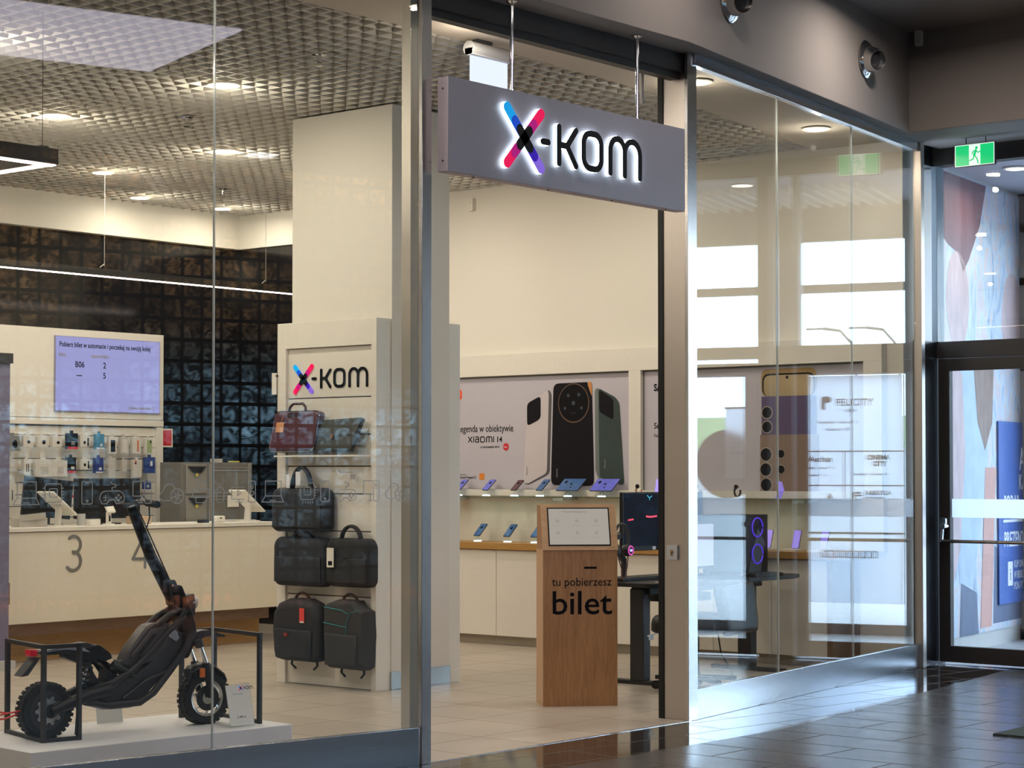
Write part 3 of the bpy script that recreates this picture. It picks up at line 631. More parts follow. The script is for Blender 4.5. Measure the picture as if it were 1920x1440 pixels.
flatp('arm', [(.6, 2.45), (.95, 2.42), (1.02, 1.7), (.88, .9), (.7, .6)], SKIN, .0136)
flatp('hair', [(1.25, 2.5), (1.8, 2.5), (1.75, 2.0), (1.55, 1.75), (1.35, 2.0)], mat('brown hair paint', (.24, .16, .14), .6, nscale=8, namt=.5, stretch=(5, .6, 1)), .0144)
flatp('trousers', [(1.55, 1.6), (1.85, 1.6), (1.70, .18), (1.40, .18)], ORG, .0144)
flatp('jeans', [(.85, .14), (1.35, .14), (1.3, .5), (.9, .6)], SHD, .0136)
flatp('shadow', [(1.75, .2), (2.9, .2), (2.9, .5), (1.8, .9)], SHD, .0124)
g = MB(); g.box(1.88, 3.3, .36, 2.02, .016, .030); g.build('blue_notice', mat('blue print', (.045, .12, .42), .5, nscale=2, namt=.2), t)
g = MB(); g.box(2.0, 3.2, 1.10, 1.125, .030, .032); g.build('white_rule', 'txtw', t)
for s_, sz, x_, y_ in (('A', .30, 2.48, 1.58), ('KA', .20, 2.46, 1.40), ('PODAR', .18, 2.02, 1.22), ('PREZENT', .19, 2.02, .88)):
    text('lettering', s_, sz, 'txtw', t, x=x_, y=y_, z=.031, sx=.75, bold=.003)
text('lettering', 'KUP ONLINE\nW BIURZE\nPON.-PT.', .10, 'txtw', t, x=2.30, y=.68, z=.031, sx=.7)
g = MB(); g.box(2.12, 2.26, .52, .74, .030, .033); g.build('info_symbol', 'txtw', t); text('lettering', 'i', .16, C('blue ink', (.04, .10, .36)), t, x=2.17, y=.57, z=.034)
# doormat
o = MB(); o.T = Matrix.Translation((11.0, 5.5, 0)) @ Matrix.Rotation(R(1), 4, 'Z'); o.box(0, 2.0, -1.2, 0.02, 0, .012); tag(o.build('doormat', mat('dark green mat', (.035, .05, .045), .95, nscale=200, bump=.5)), 'dark green entrance mat on the mall floor at the right edge', 'mat')
# ================================================================ hanging sign
M = FY(8.05, 7.20, 3.17)
t = thing('hanging_sign', 'grey box sign with backlit colourful letters hanging in the entrance', 'sign', M=M)
MB().box(0, 2.20, 0, .515, -.078, -.004).build('casing', 'signs', t, .003)
MB().box(.002, 2.198, .002, .513, -.004, 0).build('face', 'sign', t)
g = MB()
for x_ in (.25, .9, 1.5, 2.05): MB().cyl((x_, .0, -.04), (x_, -.004, -.04), .006, n=8).build('screw', 'black', t)
for y_ in (.06, .45): MB().cyl((-.003, y_, -.04), (0, y_, -.04), .005, n=8).build('screw', 'black', t)
for x_ in (.575, 1.755):
    h = MB().cyl((x_, .515, -.04), (x_, 1.03, -.04), .0125, n=18).cyl((x_, .5155, -.04), (x_, .525, -.04), .022, n=18); h = h.build('hanging_rod', 'chrome', t)
    MB().lathe([(.0125, 0), (.035, .012), (.035, .02), (0, .02)], 24, (0, 0, 0), 'y').build('ceiling_flange', 'chrome', h).location = (x_, 1.01, -.04)
def logo(parent, k, ox, oy, z0, z1, halo=False):
    q = lambda pts: [(ox + (a - 8.8) * k, oy + (b_ - 3.42) * k) for a, b_ in pts]
    K = {'x1': q([(8.508, 3.576), (8.803, 3.268)]), 'x2': q([(8.803, 3.576), (8.508, 3.268)]), 'h': q([(8.818, 3.424), (8.868, 3.424)]),
         'k1': q([(8.966, 3.526), (8.966, 3.317)]), 'k2': q([(9.122, 3.522), (9.040, 3.424), (9.122, 3.317)]), 'k3': q([(8.966, 3.424), (9.04, 3.424)]),
         'o': q(rrect(9.194, 9.362, 3.320, 3.524, .062, 6)),
         'm': q([(9.449, 3.318), (9.449, 3.462)] + arc(9.52, 3.455, .071, 180, 0, 10) + [(9.591, 3.316)]), 'm2': q([(9.591, 3.45)] + arc(9.667, 3.45, .076, 180, 0, 10) + [(9.742, 3.316)])}
    wx, wl = .060 * k, .036 * k
    def part(nm, keys, w, m, a, b_, cl=()):
        g = MB()
        for kk in keys: g.stroke(K[kk], w, a, b_, kk == 'o')
        return g.build(nm, m, parent)
    if halo:
        part('letter_light', ['x1', 'x2'], wx * 1.02, 'logow', z0, z1 - .006); part('letter_light', ['h', 'k1', 'k2', 'k3', 'o', 'm', 'm2'], wl * 1.08, 'logow', z0, z1 - .006)
    a = z1 - .005 if halo else z0
    x1, x2 = K['x1'], K['x2']; L = lambda p, u: (p[0][0] + (p[1][0] - p[0][0]) * u, p[0][1] + (p[1][1] - p[0][1]) * u)
    e = .0006
    xo = []
    for nm, p, u0, u1, m, lv in (('light_blue_tip', x1, 0, .3, BLUE1, 0), ('blue_band', x1, .22, .4, BLUE2, 1), ('lilac_tip', x1, 1, .7, LILAC, 0), ('indigo_band', x1, .80, .7, INDIGO, 1),
                              ('pink_tip', x2, 0, .3, PINK, 0), ('magenta_band', x2, .22, .4, MAG, 1), ('pink_tip', x2, 1, .7, PINK, 0), ('magenta_band', x2, .80, .7, MAG, 1)):
        g = MB(); g.stroke([L(p, u0), L(p, u1)], wx, a, z1 + e * lv); g.build(nm, m, parent)
    g = MB(); g.stroke([L(x1, .36), L(x1, .66)], wx, a, z1 + 2.2 * e); g.stroke([L(x2, .36), L(x2, .64)], wx, a, z1 + 2.2 * e); g.build('letter_x', 'txt', parent)
    for nm, ks in (('hyphen', ['h']), ('letter_k', ['k1', 'k2', 'k3']), ('letter_o', ['o']), ('letter_m', ['m', 'm2'])): part(nm, ks, wl, 'txt', a, z1)
logo(t, 1.0, .75, .25, 0.0, .030, True)

# inner exit light box hanging behind the sign
M = FY(9.24, 8.1, 3.95)
t = thing('exit_light', 'white lit acrylic emergency light hanging behind the left sign rod', 'emergency light', M=M)
MB().box(.01, .36, .0, .165, 0, .008).build('acrylic_plate', 'exitw2', t)
g = MB(); g.T = Matrix.Translation((0, .20, 0)); g.cyl((0, 0, 0), (.38, 0, 0), .045, n=24).box(0, .38, -.04, .0, -.03, .03); g.build('housing', mat('grey white housing', (.55, .56, .58), .5), t)
MB().box(.06, .2, .243, .262, -.02, .02).build('bracket', 'dark', t)
# wall sensor
M = FX(14.328, 12.5, 4.08); t = thing('wall_sensor', 'small white alarm sensor high on the right shop wall under the hanging sign', 'sensor', M=M)
MB().rbox(-.035, .035, -.06, .06, 0, .05, .012).build('body', 'white', t); MB().cyl((0, .02, .05), (0, .02, .052), .004, n=8).build('status_light', C('red', (.6, .02, .02)), t)

# ================================================================ column and slatwalls
t = thing('column', 'square white structural column with steel kick plate behind the shop window', 'column', loc=(10.54, 9.97, 0))
MB().box(0, .62, 0, 1.03, 0, 4.21).build('shaft', 'column', t, .003)
MB().box(-.006, .626, -.006, 1.036, 0, .13).build('kick_plate', C('pale steel', (.50, .56, .60), .25, metal=.9), t, .002)
def gondola(x0, x1, face, label):
    t = thing('slatwall_stand', label, 'display stand', loc=(x0, 9.98, 0)); w = x1 - x0
    g = MB(); f = -1 if face < 0 else 1
    bx0, bx1 = (.0, w) if f < 0 else (0, w)
    g.box(0, w, 0, .05, .0, 2.66).box(0, w, .93, 1.02, 0, 2.66).box(0, w, .05, .93, 2.47, 2.66); g.build('frame', 'white', t, .002)
    g = MB(); zs = [0, .35, .66, .93, 1.13, 1.40, 1.60, 1.83, 2.10, 2.47]
    for a, b_ in zip(zs, zs[1:]): g.box(.025, w - .025, .05, .93, a + .004, b_ - .004)
    g.build('slat_panel', 'white', t, .001)
    MB().box(.035, w - .035, .05, .93, 0, 2.46).build('slot_core', 'dark', t)
    return t
gd = gondola(10.39, 10.54, -1, 'white slatwall stand with coloured logo and bags, left side of the column')
gondola(11.16, 11.29, 1, 'narrow white slatwall stand on the right side of the column')
lg = bpy.data.objects.new('logo', None); COL.objects.link(lg); lg.parent = gd; lg.matrix_parent_inverse = Matrix.Identity(4)
lg.location = (.024, .86, 2.235); lg.rotation_euler = FX(0, 0, 0).to_euler(); lg.empty_display_size = .05
logo(lg, .60, .182, .005, 0.001, .006)

BAGN = mat('black nylon', (.014, .015, .017), .75, nscale=300, bump=.25); BAGN2 = mat('navy black nylon', (.016, .020, .028), .7, nscale=300, bump=.25)
MARO = mat('maroon leatherette', (.085, .022, .035), .35, nscale=250, bump=.15); OLIVE = mat('dark olive leather', (.035, .040, .035), .35, nscale=200, bump=.15)
CHARC = mat('charcoal nylon', (.030, .032, .035), .7, nscale=300, bump=.25)
def outl(w, h, r=.05, top=0): # rounded body, slightly domed top
    p = rrect(-w / 2, w / 2, 0, h, r, 6)
    return [(x, y + (top * (1 - (2 * x / w) ** 2) if y > h * .6 else 0)) for x, y in p]
# maroon laptop case
M = FX(10.335, 10.73, 1.70) @ Matrix.Rotation(R(-8), 4, 'X')
t = thing('laptop_case', 'maroon laptop case with silver piping and tan tag on the slatwall', 'bag', M=M)
LC = rpoly([(-.252, 0), (.225, 0), (.262, .30), (-.215, .30)], .05, 5)
MB().slab(LC, .07, .3).build('body', MARO, t)
g = MB(); g.tube([(x * .985, y * .985 + .002, .058) for x, y in LC], .004, 6, True); g.build('piping', 'chrome', t)
MB().tube([(-.08, .29, .05), (-.07, .33, .05), (-.04, .355, .05), (.06, .355, .05), (.09, .33, .05), (.10, .29, .05)], .010, 8).build('handle', C('aubergine', (.05, .02, .035), .4), t)
MB().rbox(-.07, .07, .255, .285, .066, .074, .008).build('clasp', C('dark red', (.04, .015, .02), .3), t)
MB().rbox(-.17, -.09, .14, .215, .074, .077, .006).tube([(-.12, .21, .076), (-.10, .28, .075)], .002, 5).build('price_tag', C('tan card', (.62, .30, .13), .7), t)
M = FX(10.315, 10.30, 1.70) @ Matrix.Rotation(R(-14), 4, 'X')
t = thing('laptop_sleeve', 'dark olive leather laptop sleeve with flap beside the maroon case', 'bag', M=M)
MB().slab([(-.22, 0), (.17, 0), (.23, .24), (.21, .25), (-.16, .235)], .035, .3).build('body', OLIVE, t)
MB().prism([(-.195, .11), (.19, .12), (.225, .24), (-.165, .232)], .034, .040).build('flap', OLIVE, t); MB().rbox(-.05, -.02, .09, .125, .04, .046, .005).build('strap_tab', C('brown leather', (.16, .07, .04)), t)
M = FX(10.39, 10.9, 1.68); t = thing('sleeve_shelf', 'clear angled shelf holding the laptop case and sleeve', 'shelf', M=M)
MB().box(-.02, .86, -.012, 0, 0, .11).build('ledge', 'white', t); MB().bar((.84, 0, .1), (.89, .2, .03), .004, .02).build('side_lip', 'acryl', t)
def tote(y, z, w, h, th, m, label, handle_h=.13, tagc=None, group='black bags on the slatwall', frm=None, n2=False):
    M = FX(10.39, y, z) if frm is None else frm
    t = thing('laptop_bag', label, 'bag', M=M, group=group)
    MB().slab(outl(w, h, .06, .03), th, .35).build('body', m, t)
    MB().slab([(-w * .44, .03), (w * .44, .03), (w * .44, h * .62), (-w * .44, h * .62)], .02, .4, th * .94).build('front_pocket', m, t)
    g = MB(); g.box(-w * .46, w * .46, h * .80, h * .81, th * .80, th * .93); g.build('zip', C('dark zip', (.05, .05, .055), .4), t)
    if handle_h:
        for zz, dx in ((th * .3, -.02), (th * .75, .015)):
            MB().tube([(-.115 + dx, h - .02, zz)] + [(a + dx, b_, zz) for a, b_ in arc(0, h, .095, 170, 10, 12, handle_h)] + [(.115 + dx, h - .02, zz)], .012, 8).build('handle', BAGN, t)
    return t
t = tote(10.67, 1.12, .57, .31, .12, BAGN2, 'black laptop bag with tall paired handles, hanging highest on the slatwall', .16)
MB().rbox(-.10, -.06, .32, .42, .125, .128, .004).build('paper_tag', 'txtw', t); MB().rbox(.0, .05, .34, .44, .125, .128, .004).build('paper_tag', 'txtw', t)
tote(10.668, .725, .545, .345, .11, BAGN2, 'plain wide black laptop bag, lower left of the two side by side', .05)
t = tote(10.168, .735, .44, .335, .11, BAGN, 'black laptop bag with a white swing tag, right of the plain one', .10)
MB().rbox(-.17, -.10, .14, .28, .135, .138, .006).build('swing_tag', 'white', t); MB().box(-.155, -.115, .155, .185, .138, .139).build('barcode', 'txt', t)
MB().box(.0, .035, .20, .215, .135, .137).build('zip_pull', 'chrome', t)
def backpack(y, z, w, h, th, m, label, accent):
    M = FX(10.39, y, z); t = thing('backpack', label, 'backpack', M=M, group='backpacks hanging at the bottom of the slatwall')
    o_ = []
    pts = [(-.46, .10), (-.42, .02), (-.30, 0), (.30, 0), (.44, .04), (.48, .14), (.49, .5), (.46, .78), (.36, .92), (.18, .99), (-.18, .99), (-.36, .92), (-.47, .76), (-.49, .5)]
    if accent == 'teal': pts = [(-.44, .06), (-.36, .01), (.36, 0), (.46, .05), (.49, .5), (.46, .84), (.30, .90), (.22, .985), (-.20, .99), (-.42, .93), (-.46, .88), (-.47, .5)]
    MB().slab([(x * w, y_ * h) for x, y_ in pts], th, .4).build('body', m, t)
    MB().slab([(-.36 * w, .06 * h), (.34 * w, .06 * h), (.36 * w, .50 * h), (-.37 * w, .52 * h)], .03, .5, th * .95).build('front_pocket', m, t)
    MB().tube([(a, b_, th * .4) for a, b_ in arc(0, h - .03, .075, 180, 0, 12, .065)], .010, 8).build('grab_handle', BAGN, t)
    for sx_ in (-1, 1): MB().tube([(sx_ * w * .22, .05, .03), (sx_ * w * .26, -.03, .035), (sx_ * w * .18, -.06, .03)], .009, 6).build('shoulder_strap', BAGN, t)
    if accent == 'teal':
        TE = C('teal piping', (.03, .28, .33), .5)
        MB().tube([(-.42 * w, .88 * h, th * .95), (0, .85 * h, th * 1.02), (.14 * w, .80 * h, th * 1.02)], .003, 6).tube([(-.42 * w, .66 * h, th), (.12 * w, .61 * h, th * 1.03)], .003, 6).tube([(.36 * w, .86 * h, th * .9), (.2 * w, .82 * h, th * 1.0), (.12 * w, .7 * h, th * 1.03), (.10 * w, .35 * h, th * 1.03)], .0025, 6).build('piping', TE, t)
    else:
        MB().rbox(.06, .11, h * .62, h * .85, th + .004, th + .007, .004).build('red_tag', C('coral red card', (.80, .07, .07), .5), t)
        MB().box(.065, .105, h * .62, h * .645, th + .007, th + .008).build('tag_foot', 'white', t)
        MB().rbox(-.08, -.04, h * .40, h * .45, th + .025, th + .03, .004).build('badge', C('dull red', (.25, .03, .03), .5), t)
    return t
backpack(10.668, .18, .52, .46, .14, BAGN2, 'rounded black backpack with a coral red tag, bottom left of the slatwall', 'red')
backpack(10.175, .15, .44, .50, .15, CHARC, 'charcoal backpack with teal piping, bottom right of the slatwall', 'teal')
M = FX(10.39, 10.20, 1.555); t = thing('empty_hook', 'empty display hook with small tag holder on the slatwall', 'hook', M=M)
MB().tube([(0, 0, 0), (-.0, .0, .14), (0, .02, .16)], .004, 6).build('prong', 'chrome', t); MB().box(-.018, .018, -.05, -.01, .01, .02).build('tag_holder', 'grey', t)
# bags on the other side of the column (seen edge on)
for i, (y, z, w, h, th, m, lb) in enumerate([(10.55, 1.70, .34, .27, .13, mat('brown leather', (.10, .04, .025), .4, nscale=120, bump=.2), 'brown leather bag peeking out at the edge of the right slatwall'),
                                       (10.5, 1.10, .42, .40, .14, BAGN, 'black bag with a grey tag peeking out below the brown bag'), (10.5, .50, .42, .50, .16, BAGN, 'black backpack peeking out lowest at the right slatwall edge')]):
    tote(y, z, w, h, th, m, lb, .08 if i == 0 else .05, group='bags on the far side of the column', frm=Fr((11.29, y, z), (0, 1, 0), (0, 0, 1)))
M = FX(10.385, 11.0, 2.235); t = thing('price_card', 'small white price card clipped to the left edge of the logo stand', 'sign', M=M)
MB().box(-.05, .0, -.10, .06, 0, .004).build('card', 'white', t); MB().box(-.005, .01, .03, .045, -.004, .008).build('clip', 'dark', t)

# ================================================================ service desk
t = thing('service_desk', 'long cream service desk numbered 3 and 4 with wooden base', 'desk', loc=(7.5, 13.6, 0))
MB().box(0, 5.35, 0, .55, .325, 1.065).build('front_panel', 'deskw', t, .002)
MB().box(-.02, 5.37, -.015, .62, 1.07, 1.105).build('worktop', 'white', t, .003)
MB().box(.02, 5.33, .09, .50, .22, .325).build('painted_shade_rail', 'brown', t)  # darker brown puts the shade under the front panel into the colour
MB().box(.0, 5.35, .24, .55, 0, .225).build('plinth', 'oakh', t)
for body, x0, z0, pts in (('3', 2.95, .74, None), ('4', 3.66, .74, None)):
    g = MB(); g.T = FY(x0, 0, z0)
    if body == '3': g.stroke(arc(.085, .215, .07, 130, -90, 12), .026, 0, .006); g.stroke(arc(.080, .078, .078, 90, -140, 12), .026, 0, .006)
    else: g.stroke([(.13, .29), (.0, .075), (.19, .075)], .024, 0, .006); g.stroke([(.135, .16), (.135, 0)], .024, 0, .006)
    g.build('numeral_' + {'3': 'three', '4': 'four'}[body], 'txtg', t)
g = MB(); g.T = FY(2.20, 0, .49); g.box(0, .20, 0, .175, 0, .004); g.build('front_plate', C('ochre plate', (.25, .13, .05)), t)
g = MB(); g.T = FY(2.20, 0, .49); g.box(.04, .17, .10, .14, .004, .006).prism([(.10, .03), (.125, .03), (.15, .075), (.125, .075)], .004, .006).prism([(.14, .03), (.165, .03), (.19, .075), (.165, .075)], .004, .006); g.build('plate_marks', 'txtw', t)

# wall unit with queue screen
UY = 15.1
t = thing('wall_unit', 'tall white back wall unit with queue screen and product slats behind the desk', 'wall unit', loc=(8.6, UY, 0))
MB().box(0, 4.16, 0, .12, 2.06, 2.88).build('header_panel', 'white', t, .002)
MB().box(0, 4.16, -.005, .12, 1.995, 2.055).build('light_rail', 'white', t, .002)
MB().box(4.08, 4.16, 0, .12, .9, 1.99).box(0, .06, 0, .12, .9, 1.99).build('side_panel', 'white', t, .002)
MB().box(.06, 4.08, .05, .12, .9, 1.99).build('slot_core', 'txtg', t)
g = MB(); zs = [.9, 1.035, 1.142, 1.249, 1.354, 1.463, 1.574, 1.682, 1.793, 1.898, 1.985]
for a, b_ in zip(zs, zs[1:]): g.box(.06, 4.08, .03, .06, a + .004, b_ - .004)
g.build('slat_panel', 'white', t)
M = FY(11.47, UY - .02, 2.125)
t = thing('queue_screen', 'lilac queue screen with ticket numbers on the white wall unit', 'screen', M=M)
MB().box(-.006, 1.228, -.006, .688, -.03, 0).build('bezel', C('lilac bezel', (.30, .30, .42), .4), t)
MB().box(0, 1.222, 0, .682, 0, .003).build('display', 'screen', t)
for s_, sz, x_, y_, m_, sx_ in (('Pobierz bilet w automacie i poczekaj na swoj\u0105 kolej', .064, .035, .590, 'txt', .80), ('bilet', .05, .03, .50, 'txtl', .9), ('stanowisko', .05, .40, .50, 'txtl', .9),
                       ('B06', .078, .215, .405, 'txt', .9), ('2', .078, .54, .405, 'txt', .9), ('---', .078, .23, .31, 'txt', .9), ('5', .078, .54, .31, 'txt', .9), ('Czynne stanowiska: 2', .04, .84, .03, 'txtl', .9)):
    text('lettering', s_, sz, m_, t, x=x_, y=y_, z=.0035, sx=sx_, ext=.0004, bold=.0012)
# hanging goods
def product(x0, z1, x1, z0, m, label, kind, deco=None, depth=.04, cat='package', group='packages on the product slats'):
    w, h = x1 - x0, z1 - z0
    t = thing(kind, label, cat, M=FY(x0, UY - .045, z0), group=group)
    body = MB().box(0, w, 0, h, 0, depth).build('box', m, t, .0015)
    z = depth
    if deco:
        for nm, kind_, a in deco:
            g = MB(); mm = a[-1]
            if kind_ == 'r': g.box(a[0] * w, a[1] * w, a[2] * h, a[3] * h, z, z + .001)
            elif kind_ == 'b': g.ball(((a[0]) * w, a[1] * h, z), a[2], 1, a[3], .12, 8)
            g.build(nm, mm, t)
    MB().box(w * .35, w * .65, h, h + .025, depth * .4, depth * .6).build('hang_tab', m, t)
    return t
WH = C('white card', (.66, .64, .60)); WH2 = C('grey white card', (.52, .50, .47)); BK = 'txt'; RD = C('red print', (.62, .02, .03)); SB = C('sky blue card', (.06, .24, .42)); DB = C('dark blue card', (.02, .045, .24))
GRY = C('slate grey card', (.19, .20, .20)); GRN = C('pale green case', (.35, .45, .22)); ORA = C('orange strip', (.65, .14, .03))
pr = [
 (10.881, 1.885, 11.036, 1.748, GRY, 'slate grey headset box, top left of the product slats', 'headset_box', [('picture', 'b', (.62, .45, .028, 1.3, BK))]),
 (11.069, 1.888, 11.176, 1.784, WH, 'white earphone box with a black slanted earbud picture, top row', 'earphone_box', [('picture', 'b', (.55, .45, .018, .8, BK))]),
 (11.226, 1.883, 11.338, 1.786, WH, 'white earphone box with a round black case picture, top row left of its twin', 'earphone_box', [('picture', 'b', (.6, .45, .020, 1, BK))]),
 (11.39, 1.889, 11.495, 1.787, WH, 'white earphone box beside the black and red memory pack, top row', 'earphone_box', [('picture', 'b', (.6, .4, .018, .8, BK))]),
 (11.559, 1.916, 11.675, 1.771, BK, 'black memory card pack with red foot, top row', 'memory_card_pack', [('foot', 'r', (0, 1, 0, .14, RD)), ('picture', 'r', (.35, .7, .25, .5, GRY))]),
 (11.701, 1.897, 11.804, 1.79, WH, 'white blister pack with dark arc between the black and blue packs, top row', 'blister_pack', [('arc', 'r', (.8, .95, .1, .8, BK)), ('picture', 'b', (.5, .4, .015, 1, BK))]),
 (11.885, 1.914, 11.981, 1.77, SB, 'sky blue memory card pack, top row', 'memory_card_pack', [('foot', 'r', (.05, .95, .02, .12, 'txtw')), ('picture', 'r', (.5, .75, .2, .36, 'txtw'))]),
 (12.035, 1.89, 12.127, 1.731, WH, 'white case box with a tall dark window, top row', 'phone_case_box', [('window', 'r', (.22, .8, .1, .8, BK))]),
 (12.172, 1.892, 12.271, 1.732, WH2, 'plain pale phone case box, top row', 'phone_case_box', [('window', 'r', (.2, .8, .1, .85, WH))]),
 (12.316, 1.894, 12.416, 1.733, WH, 'white case box with an orange strip, top row', 'phone_case_box', [('strip', 'r', (.55, .72, .12, .8, ORA))]),
 (12.476, 1.878, 12.558, 1.731, WH, 'case box with a pale green phone case, top row far right', 'phone_case_box', [('case', 'r', (.15, .85, .08, .9, GRN)), ('lens', 'r', (.6, .8, .7, .88, BK))]),
 (10.886, 1.67, 11.004, 1.56, WH2, 'small pale box, second row far left', 'cable_box', [('ring', 'r', (.4, .7, .4, .7, WH))]),
 (11.075, 1.678, 11.152, 1.532, WH, 'white box with two black pens pictured, second row', 'stylus_box', [('pen', 'r', (.35, .45, .2, .7, BK)), ('pen', 'r', (.62, .72, .2, .7, BK))]),
 (11.202, 1.668, 11.392, 1.517, WH, 'larger white charger box, left of a matching one, second row', 'charger_box', [('picture', 'r', (.3, .75, .15, .6, WH2))]),
 (11.392, 1.666, 11.557, 1.517, WH, 'larger white charger box beside the second black and red pack', 'charger_box', [('picture', 'r', (.35, .75, .2, .6, WH2))]),
 (11.561, 1.695, 11.655, 1.549, BK, 'black memory card pack with red foot, second row', 'memory_card_pack', [('foot', 'r', (0, 1, 0, .15, RD)), ('picture', 'r', (.4, .8, .25, .42, WH))]),
 (11.702, 1.682, 11.81, 1.581, WH, 'white blister pack with dark edge, second row', 'blister_pack', [('arc', 'r', (.82, .96, .1, .8, BK)), ('picture', 'b', (.5, .45, .015, 1, BK))]),
 (11.877, 1.693, 11.973, 1.549, DB, 'dark blue memory card pack, second row', 'memory_card_pack', [('foot', 'r', (.05, .95, .02, .1, 'txtw')), ('picture', 'r', (.45, .75, .2, .36, 'txtw'))]),
 (12.031, 1.687, 12.115, 1.502, WH2, 'tall pale case box, second row', 'phone_case_box', None),
 (12.192, 1.677, 12.249, 1.567, WH2, 'narrow pale adapter box, second row', 'adapter_box', None),
 (12.327, 1.678, 12.431, 1.508, WH, 'tall white box with a small orange and black mark, second row', 'power_bank_box', [('mark', 'r', (.15, .35, .82, .96, ORA)), ('mark', 'r', (.15, .35, .74, .82, BK))]),
 (12.477, 1.701, 12.592, 1.549, DB, 'dark navy pouch pack at the right end of the second row', 'cable_box', [('picture', 'r', (.45, .7, .45, .75, 'txtw'))]),
 (10.892, 1.469, 10.985, 1.289, WH, 'white stylus box, third row left beside the monitor', 'stylus_box', [('pen', 'r', (.6, .7, .1, .6, BK))]),
 (11.462, 1.468, 11.542, 1.289, WH, 'white cable box between the two monitors, third row', 'cable_box', [('pen', 'r', (.4, .5, .2, .6, BK))]),
 (11.545, 1.446, 11.638, 1.324, WH, 'white box with red foot between the two monitors, third row', 'cable_box', [('foot', 'r', (0, 1, 0, .2, RD)), ('picture', 'b', (.5, .6, .012, .6, BK))]),
 (12.46, 1.457, 12.546, 1.397, DB, 'small dark blue box at the right end of the third row', 'cable_box', [('picture', 'r', (.4, .7, .3, .7, 'txtw'))]),
]
for a in pr: product(*a)
hk0 = None
hy = [(x0 + x1) / 2 for (x0, z1, x1, z0, *_r) in pr]
for i, a in enumerate(pr):
    x = (a[0] + a[2]) / 2; z = a[1] + .012
    if hk0 is None:
        hk0 = MB().tube([(0, 0, 0), (0, -.09, 0), (0, -.10, .008)], .0025, 5).build('product_hook', 'chrome')
        o = hk0
    else: o = hk0.copy(); COL.objects.link(o)
    o.location = (x, UY + .03, z); tag(o, 'wire hook carrying the ' + a[5].split(',')[0], 'hook', 'wire hooks on the product slats')
M = FY(12.765, UY + .03, 1.80); t = thing('red_notice', 'small red square notice with white edge at the right edge of the wall unit', 'sign', M=M)
MB().box(0, .135, 0, .18, 0, .004).build('card', 'white', t); MB().box(.01, .12, .015, .165, .004, .005).build('red_field', RD, t)

# monitors and desk bits (behind / on the worktop, z = 1.105)
ZT = 1.105
def monitor(x, y, w, h, label, rz, tilt, ecran='dark'):
    t = thing('monitor', label, 'monitor', loc=(x, y, ZT), rz=rz, group='black monitors on the service desk')
    g = MB(); g.T = Matrix.Translation((0, 0, .40)) @ Matrix.Rotation(R(tilt), 4, 'Y') @ Matrix.Translation((0, 0, -.40)); g.rbox(-w / 2, w / 2, -.02, .02, .39 - h, .40, .01)
    g2 = MB(); g2.T = g.T; g2.box(-w / 2, w / 2, -.018, .018, .40 - h, .40); g2.build('panel', 'black', t, .006)
    g3 = MB(); g3.T = g.T; g3.box(-w * .2, w * .2, .018, .045, .40 - h * .8, .40 - h * .2); g3.build('rear_housing', 'dark', t, .008)
    MB().box(-.03, .03, .03, .06, .0, .30).build('neck', 'dark', t, .004); MB().rbox(-.12, .12, -.06, .12, 0, .012, .03).build('foot', 'dark', t)
    return t
monitor(10.60, 14.02, .46, .33, 'black monitor leaning on the desk at the far left, under the product slats', -8, 6)
monitor(11.22, 14.02, .68, .35, 'wide black monitor on the service desk behind the scooter stem', -3, 0)
def pad(x, y, label):
    t = thing('signature_pad', label, 'tablet stand', loc=(x, y, ZT), group='white customer pads on the desk')
    g = MB(); g.T = Matrix.Translation((-.02, 0, .19)) @ Matrix.Rotation(R(38), 4, 'Y'); g.box(-.16, .16, -.11, .11, -.008, .008); g.build('tablet', 'white', t, .004)
    g = MB(); g.T = Matrix.Translation((-.02, 0, .19)) @ Matrix.Rotation(R(38), 4, 'Y'); g.box(-.145, .145, -.1, .1, .008, .010); g.build('display', 'txt', t)
    MB().bar((-.02, 0, .01), (.0, 0, .18), .06, .03, (1, 0, 0)).build('stem', 'white', t, .004); MB().rbox(-.09, .09, -.07, .07, 0, .012, .02).build('foot', 'white', t)
pad(10.54, 13.80, 'white tilted customer pad at the left, in front of the first monitor')
pad(12.66, 13.78, 'white tilted customer pad at the right end of the desk')
t = thing('card_terminal', 'white card terminal on a short pole in front of the wide monitor', 'card terminal', loc=(11.06, 13.80, ZT))
MB().cyl((0, 0, 0), (0, 0, .012), .05, n=20).build('foot', 'white', t); MB().box(-.02, .02, -.015, .015, .01, .11).build('pole', 'white', t, .004)
g = MB(); g.T = Matrix.Translation((0, -.01, .15)) @ Matrix.Rotation(R(-35), 4, 'X'); g.box(-.042, .042, -.012, .012, -.055, .055); g.build('terminal', 'white', t, .006)
MB().box(-.008, .008, -.017, -.0151, .03, .08).build('slot', 'txt', t)
t = thing('carton', 'open cardboard carton on the desk at the far left', 'box', loc=(10.22, 13.78, ZT)); MB().box(-.14, .14, -.06, .06, 0, .075).build('box', C('grey board', (.45, .42, .37)), t, .002)
MB().bar((-.14, -.06, .075), (.10, -.09, .095), .002, .05).build('flap', C('grey board', (.45, .42, .37)), t)
t = thing('receipt_printer', 'small black desk organiser between pad and wide monitor', 'organiser', loc=(10.80, 13.84, ZT)); MB().cyl((0, 0, 0), (0, 0, .10), .035, n=20).build('cup', 'grey', t); MB().box(-.03, .0, -.01, .02, .1, .14).build('marker', 'black', t)
t['category'] = 'pen cup'; t.name = 'pen_cup'; t['label'] = 'grey metal pen cup between the left pad and the wide monitor'
